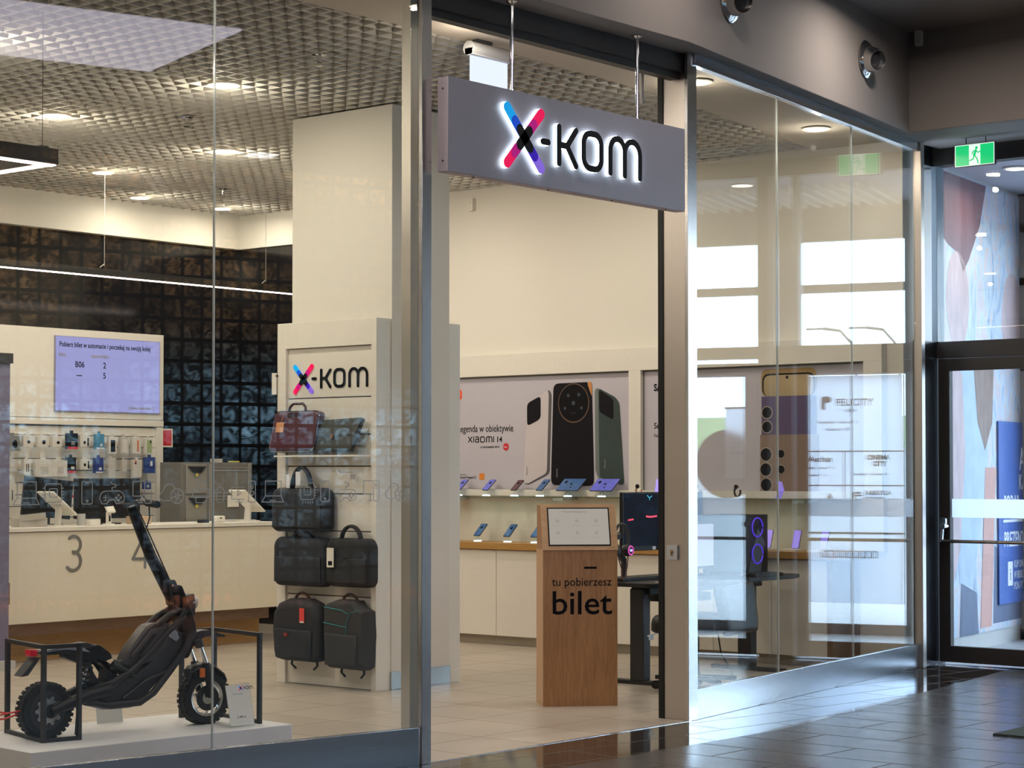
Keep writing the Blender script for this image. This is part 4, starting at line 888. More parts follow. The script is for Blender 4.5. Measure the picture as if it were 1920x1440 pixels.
t = thing('leaflet_box', 'small white leaflet box on the desk edge left of the scooter stem', 'box', loc=(10.83, 13.70, ZT)); MB().box(-.06, .05, -.02, .03, 0, .05).build('box', 'white', t, .004)
t = thing('parcel_box', 'flat tan parcel box on the desk just left of the scooter stem', 'box', loc=(11.44, 13.86, ZT)); MB().box(-.10, .10, -.05, .05, 0, .07).build('box', C('tan board', (.55, .40, .26)), t, .002)
t = thing('computer_mouse', 'black computer mouse on the desk left of the glass seam', 'mouse', loc=(12.06, 13.72, ZT)); MB().slab(rrect(-.06, .06, -.03, .03, .028), .032, .6).build('body', 'black', t)
t = thing('card_reader', 'small white card reader on the desk right of the glass seam', 'card reader', loc=(12.27, 13.75, ZT)); MB().box(-.055, .055, -.03, .03, 0, .06).build('body', 'white', t, .012); MB().box(-.012, .012, -.031, -.0301, .035, .045).build('slot', 'txt', t)
t = thing('laptop', 'closed thin laptop lying at the right end of the desk', 'laptop', loc=(12.66, 13.97, ZT)); MB().rbox(-.17, .17, -.11, .09, 0, .008, .01).build('base', 'grey', t); MB().rbox(-.17, .17, -.11, .09, .009, .014, .01).build('lid', 'white', t)
# storage cabinet on the desk back
t = thing('storage_rack', 'smoky grey two door storage cabinet with yellow tags behind the desk', 'cabinet', loc=(12.30, 14.30, 0))
MB().box(0, .88, .0, .30, 0, 1.65).build('body', 'smoke', t, .003)
for k, zz in enumerate((1.36, 1.07)):
    g = MB(); g.box(.05, .30, -.012, 0, zz, zz + .27); d = g.build('flap_door', mat('grey translucent flap', (.24, .23, .21), .3), t, .004)
    MB().prism([(.07, 0), (.28, 0), (.21, -.06), (.14, -.06)], 0, .02).build('handle_recess', 'black', d).matrix_local = FY(0, -.016, zz + .25)
    MB().box(.155, .18, -.03, -.02, zz + .16, zz + .25).build('yellow_tag', C('yellow tag', (.65, .55, .05)), d)
g = MB()
for x_ in (.335, .355, .83, .85): g.box(x_, x_ + .008, -.008, 0, 1.06, 1.64)
for zz in (1.36, 1.60, 1.57, 1.33, 1.30): g.box(.36, .86, -.008, 0, zz, zz + .006)
for x_ in (.5, .68): g.box(x_, x_ + .004, -.006, 0, 1.38, 1.55)
g.build('rails', mat('pale grey rail', (.36, .35, .32), .4), t)
MB().box(.56, .70, -.012, -.008, 1.23, 1.34).build('paper_note', 'white', t)
t = thing('cable_box', 'small pale box lying on top of the storage cabinet', 'box', loc=(12.78, 14.36, 1.65)); MB().box(-.05, .05, -.03, .03, 0, .035).build('box', WH2, t)
t = thing('yellow_tape', 'yellow tape roll lying on top of the storage cabinet', 'tape', loc=(13.0, 14.36, 1.65)); MB().tube(arc(0, 0, .06, 0, 360, 16)[:-1] and [(x, y * .5, .008) for x, y in arc(0, 0, .06, 0, 340, 14)], .007, 6).build('roll', C('yellow tag', (.65, .55, .05)), t)
o = t

# suspended lights
t = thing('linear_light', 'long thin suspended light line across the black back wall', 'pendant light', loc=(8.0, 14.3, 3.29), group='suspended light lines')
MB().box(0, 6.2, -.02, .02, .012, .075).build('housing', 'black', t); MB().box(0, 6.2, -.010, .010, .002, .012).build('diffuser', 'led', t)
for x_ in (3.40, 5.35): MB().cyl((x_, 0, .10), (x_, 0, .93), .0022, n=5).tube([(x_, 0, .12), (x_ - .05, 0, .085)], .004, 5).build('suspension_cable', C('pale cable', (.5, .48, .42)), t)
t = thing('frame_light', 'black suspended light frame corner with glowing underside at the upper left', 'pendant light', loc=(7.24, 9.55, 3.33), group='suspended light lines')
MB().box(-3.2, 0, -.045, .045, .006, .095).box(-.09, 0, .045, 2.6, .006, .095).build('housing', 'black', t)
MB().box(-3.2, -.005, -.028, .028, 0, .007).box(-.07, -.015, .02, 2.6, 0, .007).build('diffuser', 'led', t)
for x_, y_ in ((-.08, 0), (-2.6, 0)): MB().cyl((x_, y_, .10), (x_, y_, .89), .0022, n=5).box(x_ - .03, x_ + .03, -.02, .02, .095, .11).build('suspension_cable', 'dark', t)
# roll-up banner edge at the left border
t = thing('roll_up_banner', 'grey violet roll-up banner edge at the left border in front of the desk', 'banner', loc=(9.60, 13.35, 0))
MB().box(-.85, .11, 0, .004, .06, 2.42).build('sheet', C('violet grey print', (.16, .15, .24)), t); MB().box(-.87, .125, -.02, .02, 2.42, 2.50).build('top_rail', 'dark', t); MB().box(-.87, .12, -.08, .08, 0, .07).build('cassette', 'grey', t)

# ================================================================ right wall : cabinets, counter, shelf, posters
CF = 13.90
seams = [13.65, 12.75, 11.85, 10.95, 10.045, 9.49, 8.92, 8.40]
nm = ['behind the column, farthest from the shop window', 'second from the far end', 'left of the ticket kiosk', 'behind the ticket kiosk', 'behind the gaming desk', 'behind the office chair', 'at the right end under the lilac phones']
for i, (a, b_) in enumerate(zip(seams, seams[1:])):
    t = thing('base_cabinet', 'white base cabinet ' + nm[i], 'cabinet', loc=(CF, b_, 0), group='white base cabinets along the right wall'); w = a - b_
    MB().box(.02, .425, .0, w - .0, .085, .855).build('carcass', 'white', t)
    MB().box(0, .018, .003, w - .003, .085, .853).build('door', 'white', t, .001)
    MB().box(.07, .425, 0, w, 0, .083).build('plinth', 'plinth', t)
o = MB().box(CF, 14.325, 8.35, 8.395, 0, .855); o = o.build('end_panel', 'brown'); tag(o, 'brown wooden end panel closing the base cabinets at the right', 'panel')
t = MB().box(CF - .03, 14.325, 8.30, 13.65, .86, .92).build('countertop', 'oakh', None, .003); tag(t, 'long honey oak counter top along the right wall carrying phones', 'countertop')
t = thing('wall_panelling', 'white wall panelling with poster recesses along the right wall', 'wall panel', loc=(14.25, 8.1, .92))
MB().box(0, .075, 0, 5.6, 1.53, 1.73).build('top_rail', 'white', t, .002); MB().box(0.02, .075, 0, 5.6, 0, .465).build('lower_panel', 'white', t)
for a, b_ in ((2.39, 2.52), (0, .17), (5.1, 5.6)): MB().box(0, .075, a, b_, .465, 1.53).build('upright', 'white', t, .002)
PBACK = mat('pearl grey poster', (.53, .51, .58), .55, nscale=1, namt=.06)
P1 = FX(14.30, 13.10, 1.39)
t = thing('phone_poster', 'wide pale grey poster of three large phones, silver, black and green', 'poster', M=P1)
MB().box(-.0, 2.48, 0, 1.06, 0, .008).build('sheet', PBACK, t); MB().box(0, 2.48, 1.045, 1.06, .008, .012).box(0, 2.48, 0, .012, .008, .012).build('edge', 'txtg', t)
O = .45
text('lettering', 'Legenda w obiektywie', .096, 'txt', t, align='RIGHT', x=O + .675, y=.545, z=.009, sx=.80)
def xia(ox, oy, k, m, z):
    g = MB(); w_ = .0095 * k
    def st(p, c_=False): g.stroke([(ox + a * k, oy + b_ * k) for a, b_ in p], w_, z, z + .0015, c_, 8)
    st([(0, 0), (.045, .05)]); st([(0, .05), (.045, 0)]); st([(.068, 0), (.068, .05)])
    st([(.092, .05), (.125, .05), (.132, .043), (.132, 0), (.098, 0), (.090, .008), (.090, .02), (.098, .028), (.132, .028)])
    st(rrect(.156, .206, 0, .05, .014, 3), True); st([(.230, 0), (.230, .036), (.242, .05), (.290, .05), (.300, .038), (.300, 0)]); st([(.265, .05), (.265, 0)]); st([(.322, 0), (.322, .05)])
    return g
xia(O + .123, .45, .97, 'txt', .009).build('wordmark', 'txt', t)
text('lettering', '14', .075, 'txt', t, x=O + .465, y=.447, z=.009, sx=1.0, bold=.001); text('lettering', 'CO-ENGINEERED WITH', .026, 'txt', t, x=O + .27, y=.393, z=.009, sx=.85)
g = MB(); g.cyl((O + .586, .403, .008), (O + .586, .403, .011), .034, n=24); g.build('red_disc', RD, t); text('lettering', 'Leica', .026, 'txtw', t, x=O + .56, y=.395, z=.0115, sx=.8)
g = MB(); g.prism(rrect(O - .07, O + .04, .85, .95, .03), .008, .011); g.build('orange_badge', C('orange red', (.85, .07, .01)), t); text('lettering', 'mi', .06, 'txtw', t, x=O - .035, y=.88, z=.0115)
text('lettering', 'Powered by', .02, 'txtg', t, x=O + .0, y=.14, z=.009); text('lettering', 'Xiaomi HyperOS', .036, 'txt', t, x=O + .005, y=.108, z=.009, sx=.85)
g = MB(); g.prism(rrect(O + .26, O + .32, .098, .158, .006), .008, .011); g.build('chip_badge', C('amber badge', (.80, .25, .03)), t)
sh = lambda l: [(O + a, b_) for a, b_ in l]
def pp(nm, pts, z, m, r=.03, th=.002): g = MB(); g.prism(rpoly(pts, r), z, z + th); return g.build(nm, m, t)
SIL = mat('silver rose print', (.62, .57, .60), .4, nscale=2, namt=.12); SILD = C('dark silver print', (.10, .09, .10)); BLP = mat('black leather print', (.010, .009, .013), .7, nscale=40, namt=.3, spec=.15); GRP = mat('deep green print', (.035, .06, .058), .4, nscale=2, namt=.5)
pp('silver_phone_edge', sh([(.80, .06), (1.085, .925), (1.13, .885), (1.105, .15), (.86, .052)]), .008, SILD, .04)
pp('silver_phone', sh([(.792, .082), (.850, .79), (1.085, .915), (1.098, .88), (1.075, .16), (.836, .058)]), .0102, SIL, .04)
pp('silver_phone_camera', sh([(.843, .80), (1.003, .865), (1.003, .655), (.843, .590)]), .0124, BLP, .04)
pp('black_phone', sh([(1.153, .972), (1.592, .976), (1.618, .045), (1.122, .052)]), .0105, BLP, .06)
g = MB(); g.cyl((O + 1.388, .79, .0125), (O + 1.388, .79, .016), .178, n=48); g.build('camera_ring', C('bronze ring print', (.20, .13, .09), .3, metal=.6), t)
g = MB(); g.cyl((O + 1.388, .792, .016), (O + 1.388, .792, .018), .168, n=48); g.build('camera_disc', C('glossy black print', (.008, .008, .01), .5, spec=.1), t)
g = MB()
for a, b_, r_ in ((1.33, .86, .016), (1.45, .865, .016), (1.388, .79, .02), (1.29, .745, .014), (1.48, .745, .014), (1.37, .70, .006), (1.40, .70, .006)): g.cyl((O + a, b_, .018), (O + a, b_, .019), r_, n=14)
g.build('camera_lens', C('grey blue lens print', (.05, .06, .08), .5), t)
pp('orange_glint', sh([(1.54, .975), (1.592, .976), (1.597, .84), (1.57, .90)]), .0128, C('orange glint print', (.60, .26, .08)), .02)
pp('green_phone_edge', sh([(1.623, .90), (1.655, .925), (1.69, .88), (1.70, .08), (1.66, .12), (1.632, .18)]), .008, C('steel green print', (.16, .19, .19), .3), .02)
pp('green_phone', sh([(1.665, .92), (1.86, .83), (1.90, .78), (1.952, .075), (1.93, .055), (1.68, .12)]), .0102, GRP, .03)
pp('green_phone_camera', sh([(1.675, .905), (1.835, .815), (1.835, .632), (1.678, .705)]), .0124, BLP, .03)
for a, b_ in ((.845, .14), (1.20, .12), (1.745, .2)):
    q = text('lettering', 'xiaomi', .03, 'txtl', t, z=.0135, M=None); q.data.transform(Matrix.Translation((O + a, b_, 0)) @ Matrix.Rotation(R(88), 4, 'Z'))
P2 = FX(14.30, 10.49, 1.39)
t = thing('phone_poster', 'pale poster with gold and purple phones, partly behind the entrance pillar', 'poster', M=P2)
MB().box(0, 2.21, 0, 1.06, 0, .008).build('sheet', PBACK, t); MB().box(0, 2.21, 1.045, 1.06, .008, .012).box(0, .012, 0, 1.06, .008, .012).build('edge', 'txtg', t)
text('lettering', 'S\u039bMSUNG', .085, 'txt', t, x=.115, y=.877, z=.009, bold=.003, sx=.86); text('lettering', 'Seria Galaxy S24', .072, 'txt', t, x=.115, y=.548, z=.009, bold=.001, sx=.92); text('lettering', 'Nadesz\u0142a nowa era', .045, 'txt', t, x=.115, y=.472, z=.009, sx=.85)
g = MB(); g.prism(rpoly([(1.225, .80), (1.76, .80), (1.76, 1.03), (1.225, 1.03)], .07), .009, .011); g.build('phone_front', C('gold print', (.42, .27, .10)), t)
g = MB(); g.prism(rpoly([(1.235, .80), (1.75, .80), (1.75, .99), (1.235, .99)], .07), .011, .0115); g.build('phone_bezel', 'txt', t)
g = MB(); g.prism(rpoly([(1.25, .80), (1.735, .80), (1.735, .975), (1.25, .975)], .06), .0115, .012); g.build('phone_screen', mat('beige gold print', (.47, .36, .20), .4, nscale=3, namt=.3), t)
g = MB(); g.cyl((1.48, .955, .012), (1.48, .955, .0125), .014, n=16); g.build('front_camera', 'txt', t)
g = MB(); g.prism([(1.23, .48), (1.76, .48), (1.76, .80), (1.23, .80)], .0125, .014); g.build('purple_phone', C('purple print', (.10, .07, .17)), t)
g = MB(); g.prism([(1.215, .0), (1.78, .0), (1.78, .48), (1.215, .48)], .0125, .014); g.build('bronze_phone', C('rose bronze print', (.26, .18, .14)), t)
for a, b_, r_ in ((1.285, .665, .055), (1.285, .545, .055), (1.275, .315, .062), (1.272, .19, .062), (1.276, .062, .062), (1.422, .32, .04), (1.422, .19, .04)):
    g = MB(); g.cyl((a, b_, .014), (a, b_, .018), r_, n=28); h = g.build('lens_ring', C('lens ring print', (.40, .35, .30), .3), t); g = MB(); g.cyl((a, b_, .018), (a, b_, .019), r_ * .84, n=28); g.build('lens', 'txt', h)
t = thing('glass_shelf', 'long clear glass shelf under the posters on the right wall', 'shelf', loc=(14.0, 8.3, 1.33))
MB().box(0, .25, 0, 4.8, 0, .010).build('glass_plate', glass('green edge glass', 1.6, (.80, .93, .88)), t)
for y_ in (2.9, 1.55, .4, 4.2): MB().box(.03, .25, y_ - .015, y_ + .1, -.025, -.001).build('bracket', 'grey', t)
t2 = MB().box(14.20, 14.249, 8.3, 13.1, 1.342, 1.40).build('cable_channel', 'white'); tag(t2, 'white cable channel running behind the glass shelf', 'cable channel')

# devices
SC1 = mat('blue violet wallpaper', (.10, .11, .42), .15, nscale=12, namt=.5, emit=(.16, .16, .60), estr=.35); SC2 = mat('steel blue wallpaper', (.04, .09, .20), .15, nscale=12, namt=.5, emit=(.07, .14, .30), estr=.35)
SC3 = mat('lilac wallpaper', (.30, .22, .80), .15, nscale=8, namt=.3, emit=(.36, .28, .95), estr=.6); SC4 = mat('brown wallpaper', (.10, .05, .05), .15, nscale=12, namt=.5, emit=(.10, .05, .06), estr=.3)
GLOW = emis('glowing base', (.80, .95, 1.0), 1.3)
protos = {}
def device(kind, w, h, scr, x, y, z, label, group, tilt=52, back_rot=0, cam_=True):
    key = (kind, w, scr.name)
    Mx = FX(x, y, z) @ Matrix.Rotation(R(back_rot), 4, 'Y')
    if key not in protos:
        t = thing(kind, label, kind.replace('smart', ''), M=Mx, group=group)
        T = Matrix.Translation((0, .055, 0)) @ Matrix.Rotation(R(-tilt), 4, 'X')
        g = MB(); g.T = T; g.rbox(-w / 2, w / 2, 0, h, -.008, 0, .009); g.build('body', 'dark', t)
        g = MB(); g.T = T; g.rbox(-w / 2 + .003, w / 2 - .003, .003, h - .003, 0, .001, .008); g.build('screen', scr, t)
        if cam_:
            g = MB(); g.T = T
            if kind == 'smartphone': g.rbox(-.012, .012, h * .58, h * .75, .001, .002, .004)
            else: g.rbox(-w * .35, -w * .24, h * .6, h * .8, .001, .002, .004); g.cyl((0, h * .55, .001), (0, h * .55, .002), .012, n=12); g.cyl((.02, h * .25, .001), (.02, h * .25, .002), .008, n=12)
            g.build('screen_widget', 'txt', t)
        s_ = thing('display_stand', '', 'display stand', M=Mx, group='clear security stands under the devices')
        MB().lathe([(0, .012), (.034, .012), (.038, .006), (.038, 0), (0, 0)], 24, (0, 0, -.02), 'y').build('glowing_base', GLOW, s_)
        g = MB(); g.bar((0, .01, -.02), (0, .075, -.045), .03, .012, (1, 0, 0)); g.build('neck', 'acryl', s_)
        MB().tube([(.0, .03, -.03), (-.03, .012, -.05), (-.08, .006, -.06), (-.12, .006, -.10)], .0025, 6).build('cable', 'white', s_)
        protos[key] = (t, s_)
    else:
        t = copy_tree(protos[key][0]); s_ = copy_tree(protos[key][1]); t.matrix_world = Mx; s_.matrix_world = Mx; t['group'] = group
    t['label'] = label; s_['label'] = 'small glowing base holding the ' + label.split(' on ')[0].split(',')[0]; return t
up = 'devices on the glass shelf'
ord_ = ['leftmost violet phone on the glass shelf beside the slatwall edge', 'violet phone on the glass shelf, second from the left', 'brown screened phone on the glass shelf', 'blue phone on the glass shelf just left of the tablets']
for i, (y, w, h, s_) in enumerate([(12.50, .075, .155, SC1), (12.16, .075, .16, SC1), (11.82, .07, .15, SC4), (11.52, .075, .16, SC2)]): device('smartphone', w, h, s_, 14.10, y, 1.34, ord_[i], up)
device('tablet', .25, .17, SC2, 14.10, 11.20, 1.34, 'dark blue tablet on the glass shelf, left of the violet one', up); device('tablet', .25, .17, SC1, 14.10, 10.82, 1.34, 'violet tablet on the glass shelf, right of the dark one', up)
for i, y in enumerate((12.22, 11.86, 11.54)): device('smartphone', .078, .16, SC2, 14.05, y, .92, ['blue phone on the oak counter, farthest left', 'blue phone on the oak counter, middle of three left of the kiosk', 'blue phone on the oak counter half hidden by the kiosk'][i], 'phones on the oak counter', tilt=48)
for i, y in enumerate((9.03, 8.76, 8.50)):
    Mx = FX(14.0, y, .92); t = thing('smartphone', ['lilac upright phone on the counter beside the glass seam', 'lilac upright phone on the counter behind the hours panel reflection, middle', 'lilac upright phone on the counter, farthest right'][i], 'phone', M=Mx, group='lilac phones on the counter')
    T = Matrix.Translation((0, .02, 0)) @ Matrix.Rotation(R(-18), 4, 'X')
    g = MB(); g.T = T; g.rbox(-.035, .035, 0, .155, -.008, 0, .008); g.build('body', 'dark', t); g = MB(); g.T = T; g.rbox(-.033, .033, .002, .153, 0, .001, .008); g.build('screen', SC3, t)
    s_ = thing('display_plinth', 'flat white plinth under the ' + ['first', 'middle', 'last'][i] + ' lilac phone', 'display stand', M=Mx, group='flat white phone plinths'); MB().rbox(-.10, .06, 0, .016, -.06, .08, .004).build('plate', 'white', s_)
Mx = FX(14.1, 10.20, 1.34); t = thing('smartphone', 'upright lilac phone at the right of the glass shelf by the entrance pillar', 'phone', M=Mx)
g = MB(); T = Matrix.Rotation(R(-14), 4, 'X'); g.T = T; g.rbox(-.04, .04, 0, .165, -.008, 0, .008); g.build('body', 'dark', t); g = MB(); g.T = T; g.rbox(-.038, .038, .002, .163, 0, .001, .008); g.build('screen', SC3, t)
def watch(y, label, m):
    t = thing('smartwatch', label, 'watch', M=FX(14.1, y, 1.34), group='watches on the glass shelf')
    MB().tube([(x_ , y_ + .055, 0) for x_, y_ in arc(0, 0, .030, 70, 380, 14, .042)], .007, 8, False, 1.6).build('strap', m, t)
    MB().cyl((.0, .095, .012), (.0, .095, .022), .020, n=20).build('case', 'chrome', t); MB().cyl((0, .095, .022), (0, .095, .023), .017, n=20).build('dial', 'txt', t)
    MB().rbox(-.035, .035, 0, .012, -.03, .03, .006).build('stand', 'white', t)
watch(10.40, 'rose strapped watch on the glass shelf between the two posters', C('rose strap', (.62, .38, .28))); watch(9.78, 'black watch on the glass shelf seen left inside the round sticker reflection', 'black'); watch(9.38, 'black watch on the glass shelf seen right inside the round sticker reflection', 'black')
t = thing('smartphone', 'violet folding phone standing on the glass shelf before the purple phone poster', 'phone', M=FX(14.1, 8.98, 1.34)); MB().bar((0, 0, 0), (.03, .07, 0), .012, .07, (0, 0, 1)).bar((.03, .07, 0), (.0, .14, -.01), .012, .07, (0, 0, 1)).build('body', SC3, t)

# ================================================================ ticket kiosk
K0 = Vector((10.43, 8.48)); K1 = Vector((10.80, 8.14)); ang = math.degrees(math.atan2(K1.y - K0.y, K1.x - K0.x))
Mk = Fr((K0.x, K0.y, 0), (math.cos(R(ang)), math.sin(R(ang)), 0), (0, 0, 1))
t = thing('ticket_kiosk', 'oak ticket kiosk with slanted touch screen standing in the entrance', 'kiosk', M=Mk)
g = MB(); g.T = Matrix.Rotation(R(-90), 4, 'Y')   # profile in (y up -> x) : prism along width
w = .50
prof = [(0, 0), (0, 1.035), (-.115, 1.335), (-.30, 1.335), (-.30, 0)]   # (z towards viewer, y)
vs = [(x_, y_, z_) for x_ in (0, w) for (z_, y_) in prof]
g = MB(); n = len(prof); g.add(vs, [tuple(range(n)), tuple(range(n, 2 * n))[::-1]] + [(i, i + n, (i + 1) % n + n, (i + 1) % n) for i in range(n)])
g.build('cabinet', 'oakk', t)
Ts = Matrix.Translation((0, 1.035, 0)) @ Matrix.Rotation(math.atan2(-.115, .30), 4, 'X'); HL = math.hypot(.115, .30)
g = MB(); g.T = Ts; g.box(-.004, w + .004, 0, HL + .006, -.001, .006); g.build('bezel', 'oakl', t)
MB().box(-.004, .0, 0, 1.037, -.30, .001).build('edge_strip', 'oakl', t)
g = MB(); g.T = Ts; g.box(.038, w - .042, .030, HL - .022, .006, .009); sc_ = g.build('screen_frame', 'txt', t)
g = MB(); g.T = Ts; g.box(.046, w - .050, .038, HL - .030, .009, .0095); g.build('touch_screen', emis('warm grey screen', (.50, .46, .40), .72), sc_)
g = MB(); g.T = Ts
for i in range(3):
    for j in range(2): x0 = .075 + i * .13; y0 = .10 + j * .085; g.stroke([(x0, y0 - .012), (x0 + .06, y0 - .012)], .003, .0096, .0099); g.cyl((x0 + .03, y0 + .02, .0096), (x0 + .03, y0 + .02, .0099), .012, n=14)
g.build('menu_icon', emis('pale taupe icon', (.42, .385, .33), .70), sc_)
text('lettering', 'Wybierz rodzaj sprawy', .017, 'txtl', t, M=Ts, x=.14, y=.265, z=.0099, ext=.0002)
text('lettering', 'tu pobierzesz', .078, 'txt', t, x=.058, y=.80, z=.0008, sx=.945)
text('lettering', 'bilet', .222, 'txt', t, x=.050, y=.612, z=.0008, bold=.0016, sx=1.06)
MB().box(.275, .36, .912, .926, -.004, .0012).build('ticket_slot', 'txt', t)

# ================================================================ gaming desk set
t = thing('gaming_desk', 'black height adjustable gaming desk behind the kiosk and entrance pillar', 'desk', loc=(11.80, 8.50, 0))
MB().prism(rpoly([(0, .1), (.25, .02), (1.75, .0), (2.0, .08), (2.0, .68), (0, .68)], .06), .722, .75).build('desktop', 'black', t)
MB().box(.14, 1.2, .45, .66, .75, .775).build('rear_shelf', 'black', t, .004)
for x_ in (.20, 1.62):
    MB().box(x_ - .045, x_ + .045, .28, .40, .03, .70).build('leg', 'blackm', t, .004)
    MB().box(x_ - .04, x_ + .04, 0.0, .66, 0, .03).build('foot', 'blackm', t, .004)
MB().box(.2, 1.7, .25, .42, .66, .72).build('crossbar', 'blackm', t, .003); MB().rbox(.35, .8, .1, .5, .60, .66, .04).build('control_box', 'dark', t)
MB().tube([(.155, .24, .36), (.245, .24, .37), (.46, .2, .40)], .004, 6).box(.17, .22, .232, .24, .33, .37).build('cable_tie', 'txtw', t)
t = thing('gaming_monitor', 'gaming monitor with dark neon car picture behind the kiosk', 'monitor', M=FY(12.17, 9.12, .96))
MB().box(-.01, 1.05, -.0, .445, -.03, 0).build('housing', 'black', t, .004)
pic, tt, b = _m('neon racing picture'); tc = tt.nodes.new('ShaderNodeTexCoord'); nz = tt.nodes.new('ShaderNodeTexNoise'); nz.inputs['Scale'].default_value = 5; nz.inputs['Detail'].default_value = 3; nz.inputs['Distortion'].default_value = 1.5
mp = tt.nodes.new('ShaderNodeMapping'); mp.inputs['Scale'].default_value = (1, 2, 1)
cr = tt.nodes.new('ShaderNodeValToRGB'); e = cr.color_ramp.elements; e[0].position = .5; e[0].color = (.001, .002, .007, 1); e[1].position = .9; e[1].color = (.03, .12, .2, 1); q = cr.color_ramp.elements.new(.68); q.color = (.003, .008, .022, 1)
tt.links.new(tc.outputs['Object'], mp.inputs[0]); tt.links.new(mp.outputs[0], nz.inputs['Vector']); tt.links.new(nz.outputs['Fac'], cr.inputs['Fac']); tt.links.new(cr.outputs[0], b.inputs['Emission Color']); b.inputs['Emission Strength'].default_value = 1.0; b.inputs['Base Color'].default_value = (.004, .004, .006, 1); b.inputs['Roughness'].default_value = .5; b.inputs['Specular IOR Level'].default_value = .12
MB().box(.01, 1.03, .035, .435, 0, .002).build('picture', pic, t)
NR = emis('neon red', (1, .06, .12), .8)
MB().stroke([(.06, .235), (.12, .24)], .012, .002, .004).build('tail_light_picture', NR, t); MB().stroke([(.29, .26), (.34, .255), (.42, .26)], .014, .002, .004).build('tail_light_picture', NR, t)
MB().ball((.51, .36, .002), .035, 1.2, .7, .06, 8).build('flower_picture', emis('neon magenta', (.55, .02, .70), .8), t)
MB().stroke([(.30, .42), (.33, .40), (.33, .385)], .006, .002, .004).stroke([(.33, .40), (.36, .415)], .006, .002, .004).build('neon_line', emis('neon cyan', (.05, .6, .8), .8), t)
MB().box(.37, .41, .005, .03, 0, .003).build('sticker', 'txtw', t)
g = MB(); g.T = FY(12.17, 9.12, .96).inverted() @ Matrix.Translation((12.15, 9.1, .752)); g.cyl((0, 0, 0), (0, 0, .15), .022, n=14).bar((0, 0, .14), (-.10, .04, .30), .05, .035).bar((-.10, .04, .30), (.25, .075, .40), .05, .035).box(-.04, .04, -.04, .04, 0, .02); g.build('mount_arm', 'blackm', t, .004)
t = thing('headphones', 'black gaming headphones with rainbow lit ear cup hanging beside the kiosk', 'headphones', M=FY(11.80, 8.86, .985))
MB().tube([(x_, y_ + .08, 0) for x_, y_ in arc(0, 0, .085, -20, 200, 16, .115)], .011, 8).build('headband', 'dark', t)
MB().lathe([(0, .03), (.03, .03), (.04, .022), (.045, 0), (.04, -.03), (0, -.03)], 24, (.075, 0, 0)).build('ear_cup', 'black', t); MB().lathe([(0, .03), (.03, .03), (.04, .022), (.045, 0), (.04, -.03), (0, -.03)], 24, (-.075, 0, 0)).build('ear_cup', 'black', t)
MB().lathe([(.026, .031), (.032, .034), (.036, .030), (.032, .028)], 24, (.075, 0, 0)).build('light_ring', emis('rainbow ring', (.75, .08, .50), 1.0), t); MB().rbox(.06, .09, -.008, .008, .031, .034, .006).build('cup_emblem', emis('lit emblem', (.6, .5, 1), 1.2), t)
MB().tube([(.08, -.04, 0), (.07, -.12, .0), (.03, -.20, .01)], .004, 6).tube([(-.04, -.05, 0), (.0, -.13, 0), (.02, -.22, 0)], .004, 6).build('cable', C('red black cable', (.10, .02, .015)), t)
t = thing('price_label', 'white price label lying on the gaming desk edge', 'label', loc=(11.98, 8.66, .751), rz=-20); MB().box(0, .26, -.04, .05, 0, .004).build('card', 'white', t)
t = thing('keyboard_tray', 'low black keyboard on the right end of the gaming desk', 'keyboard', loc=(13.3, 8.62, .75)); MB().rbox(-.2, .2, -.07, .08, 0, .022, .01).build('body', 'black', t)
g = MB()
for i in range(10):
    for j in range(4): g.box(-.18 + i * .036, -.15 + i * .036, -.055 + j * .03, -.03 + j * .03, .022, .028)
g.build('keys', 'dark', t); t.name = 'keyboard'
t = thing('gaming_computer', 'tall black computer case with violet fan rings behind the right window', 'computer', M=FY(13.30, 8.78, .752))
MB().box(0, .33, 0, .47, -.40, 0).build('case', 'black', t, .004); MB().box(-.003, 0, .02, .45, -.38, -.02).build('side_glass', C('tinted side panel', (.05, .08, .10), .08), t); MB().prism([(.05, .02), (.22, .02), (.28, .25), (.18, .36), (.12, .22)], 0, .006).build('front_facet', C('slate facet', (.10, .14, .17), .3), t)
for yy in (.37, .16): MB().tube([(x_, y_, .008) for x_, y_ in arc(.17, yy, .075, 0, 350, 26)], .006, 6).build('fan_ring', emis('violet ring', (.10, .04, .8), .9), t)
t = thing('second_monitor', 'pale lit monitor beside the computer case seen through the right window', 'monitor', M=FY(12.74, 9.0, .805)); t.name = 'desktop_monitor'
MB().box(0, .46, 0, .36, -.03, 0).build('housing', 'black', t, .004); MB().box(.012, .448, .02, .348, 0, .002).build('screen', emis('pale lilac page', (.62, .62, .80), .55), t); MB().box(.2, .26, -.05, .0, -.03, -.01).box(.1, .36, -.05, -.04, -.1, .05).build('stand', 'black', t)
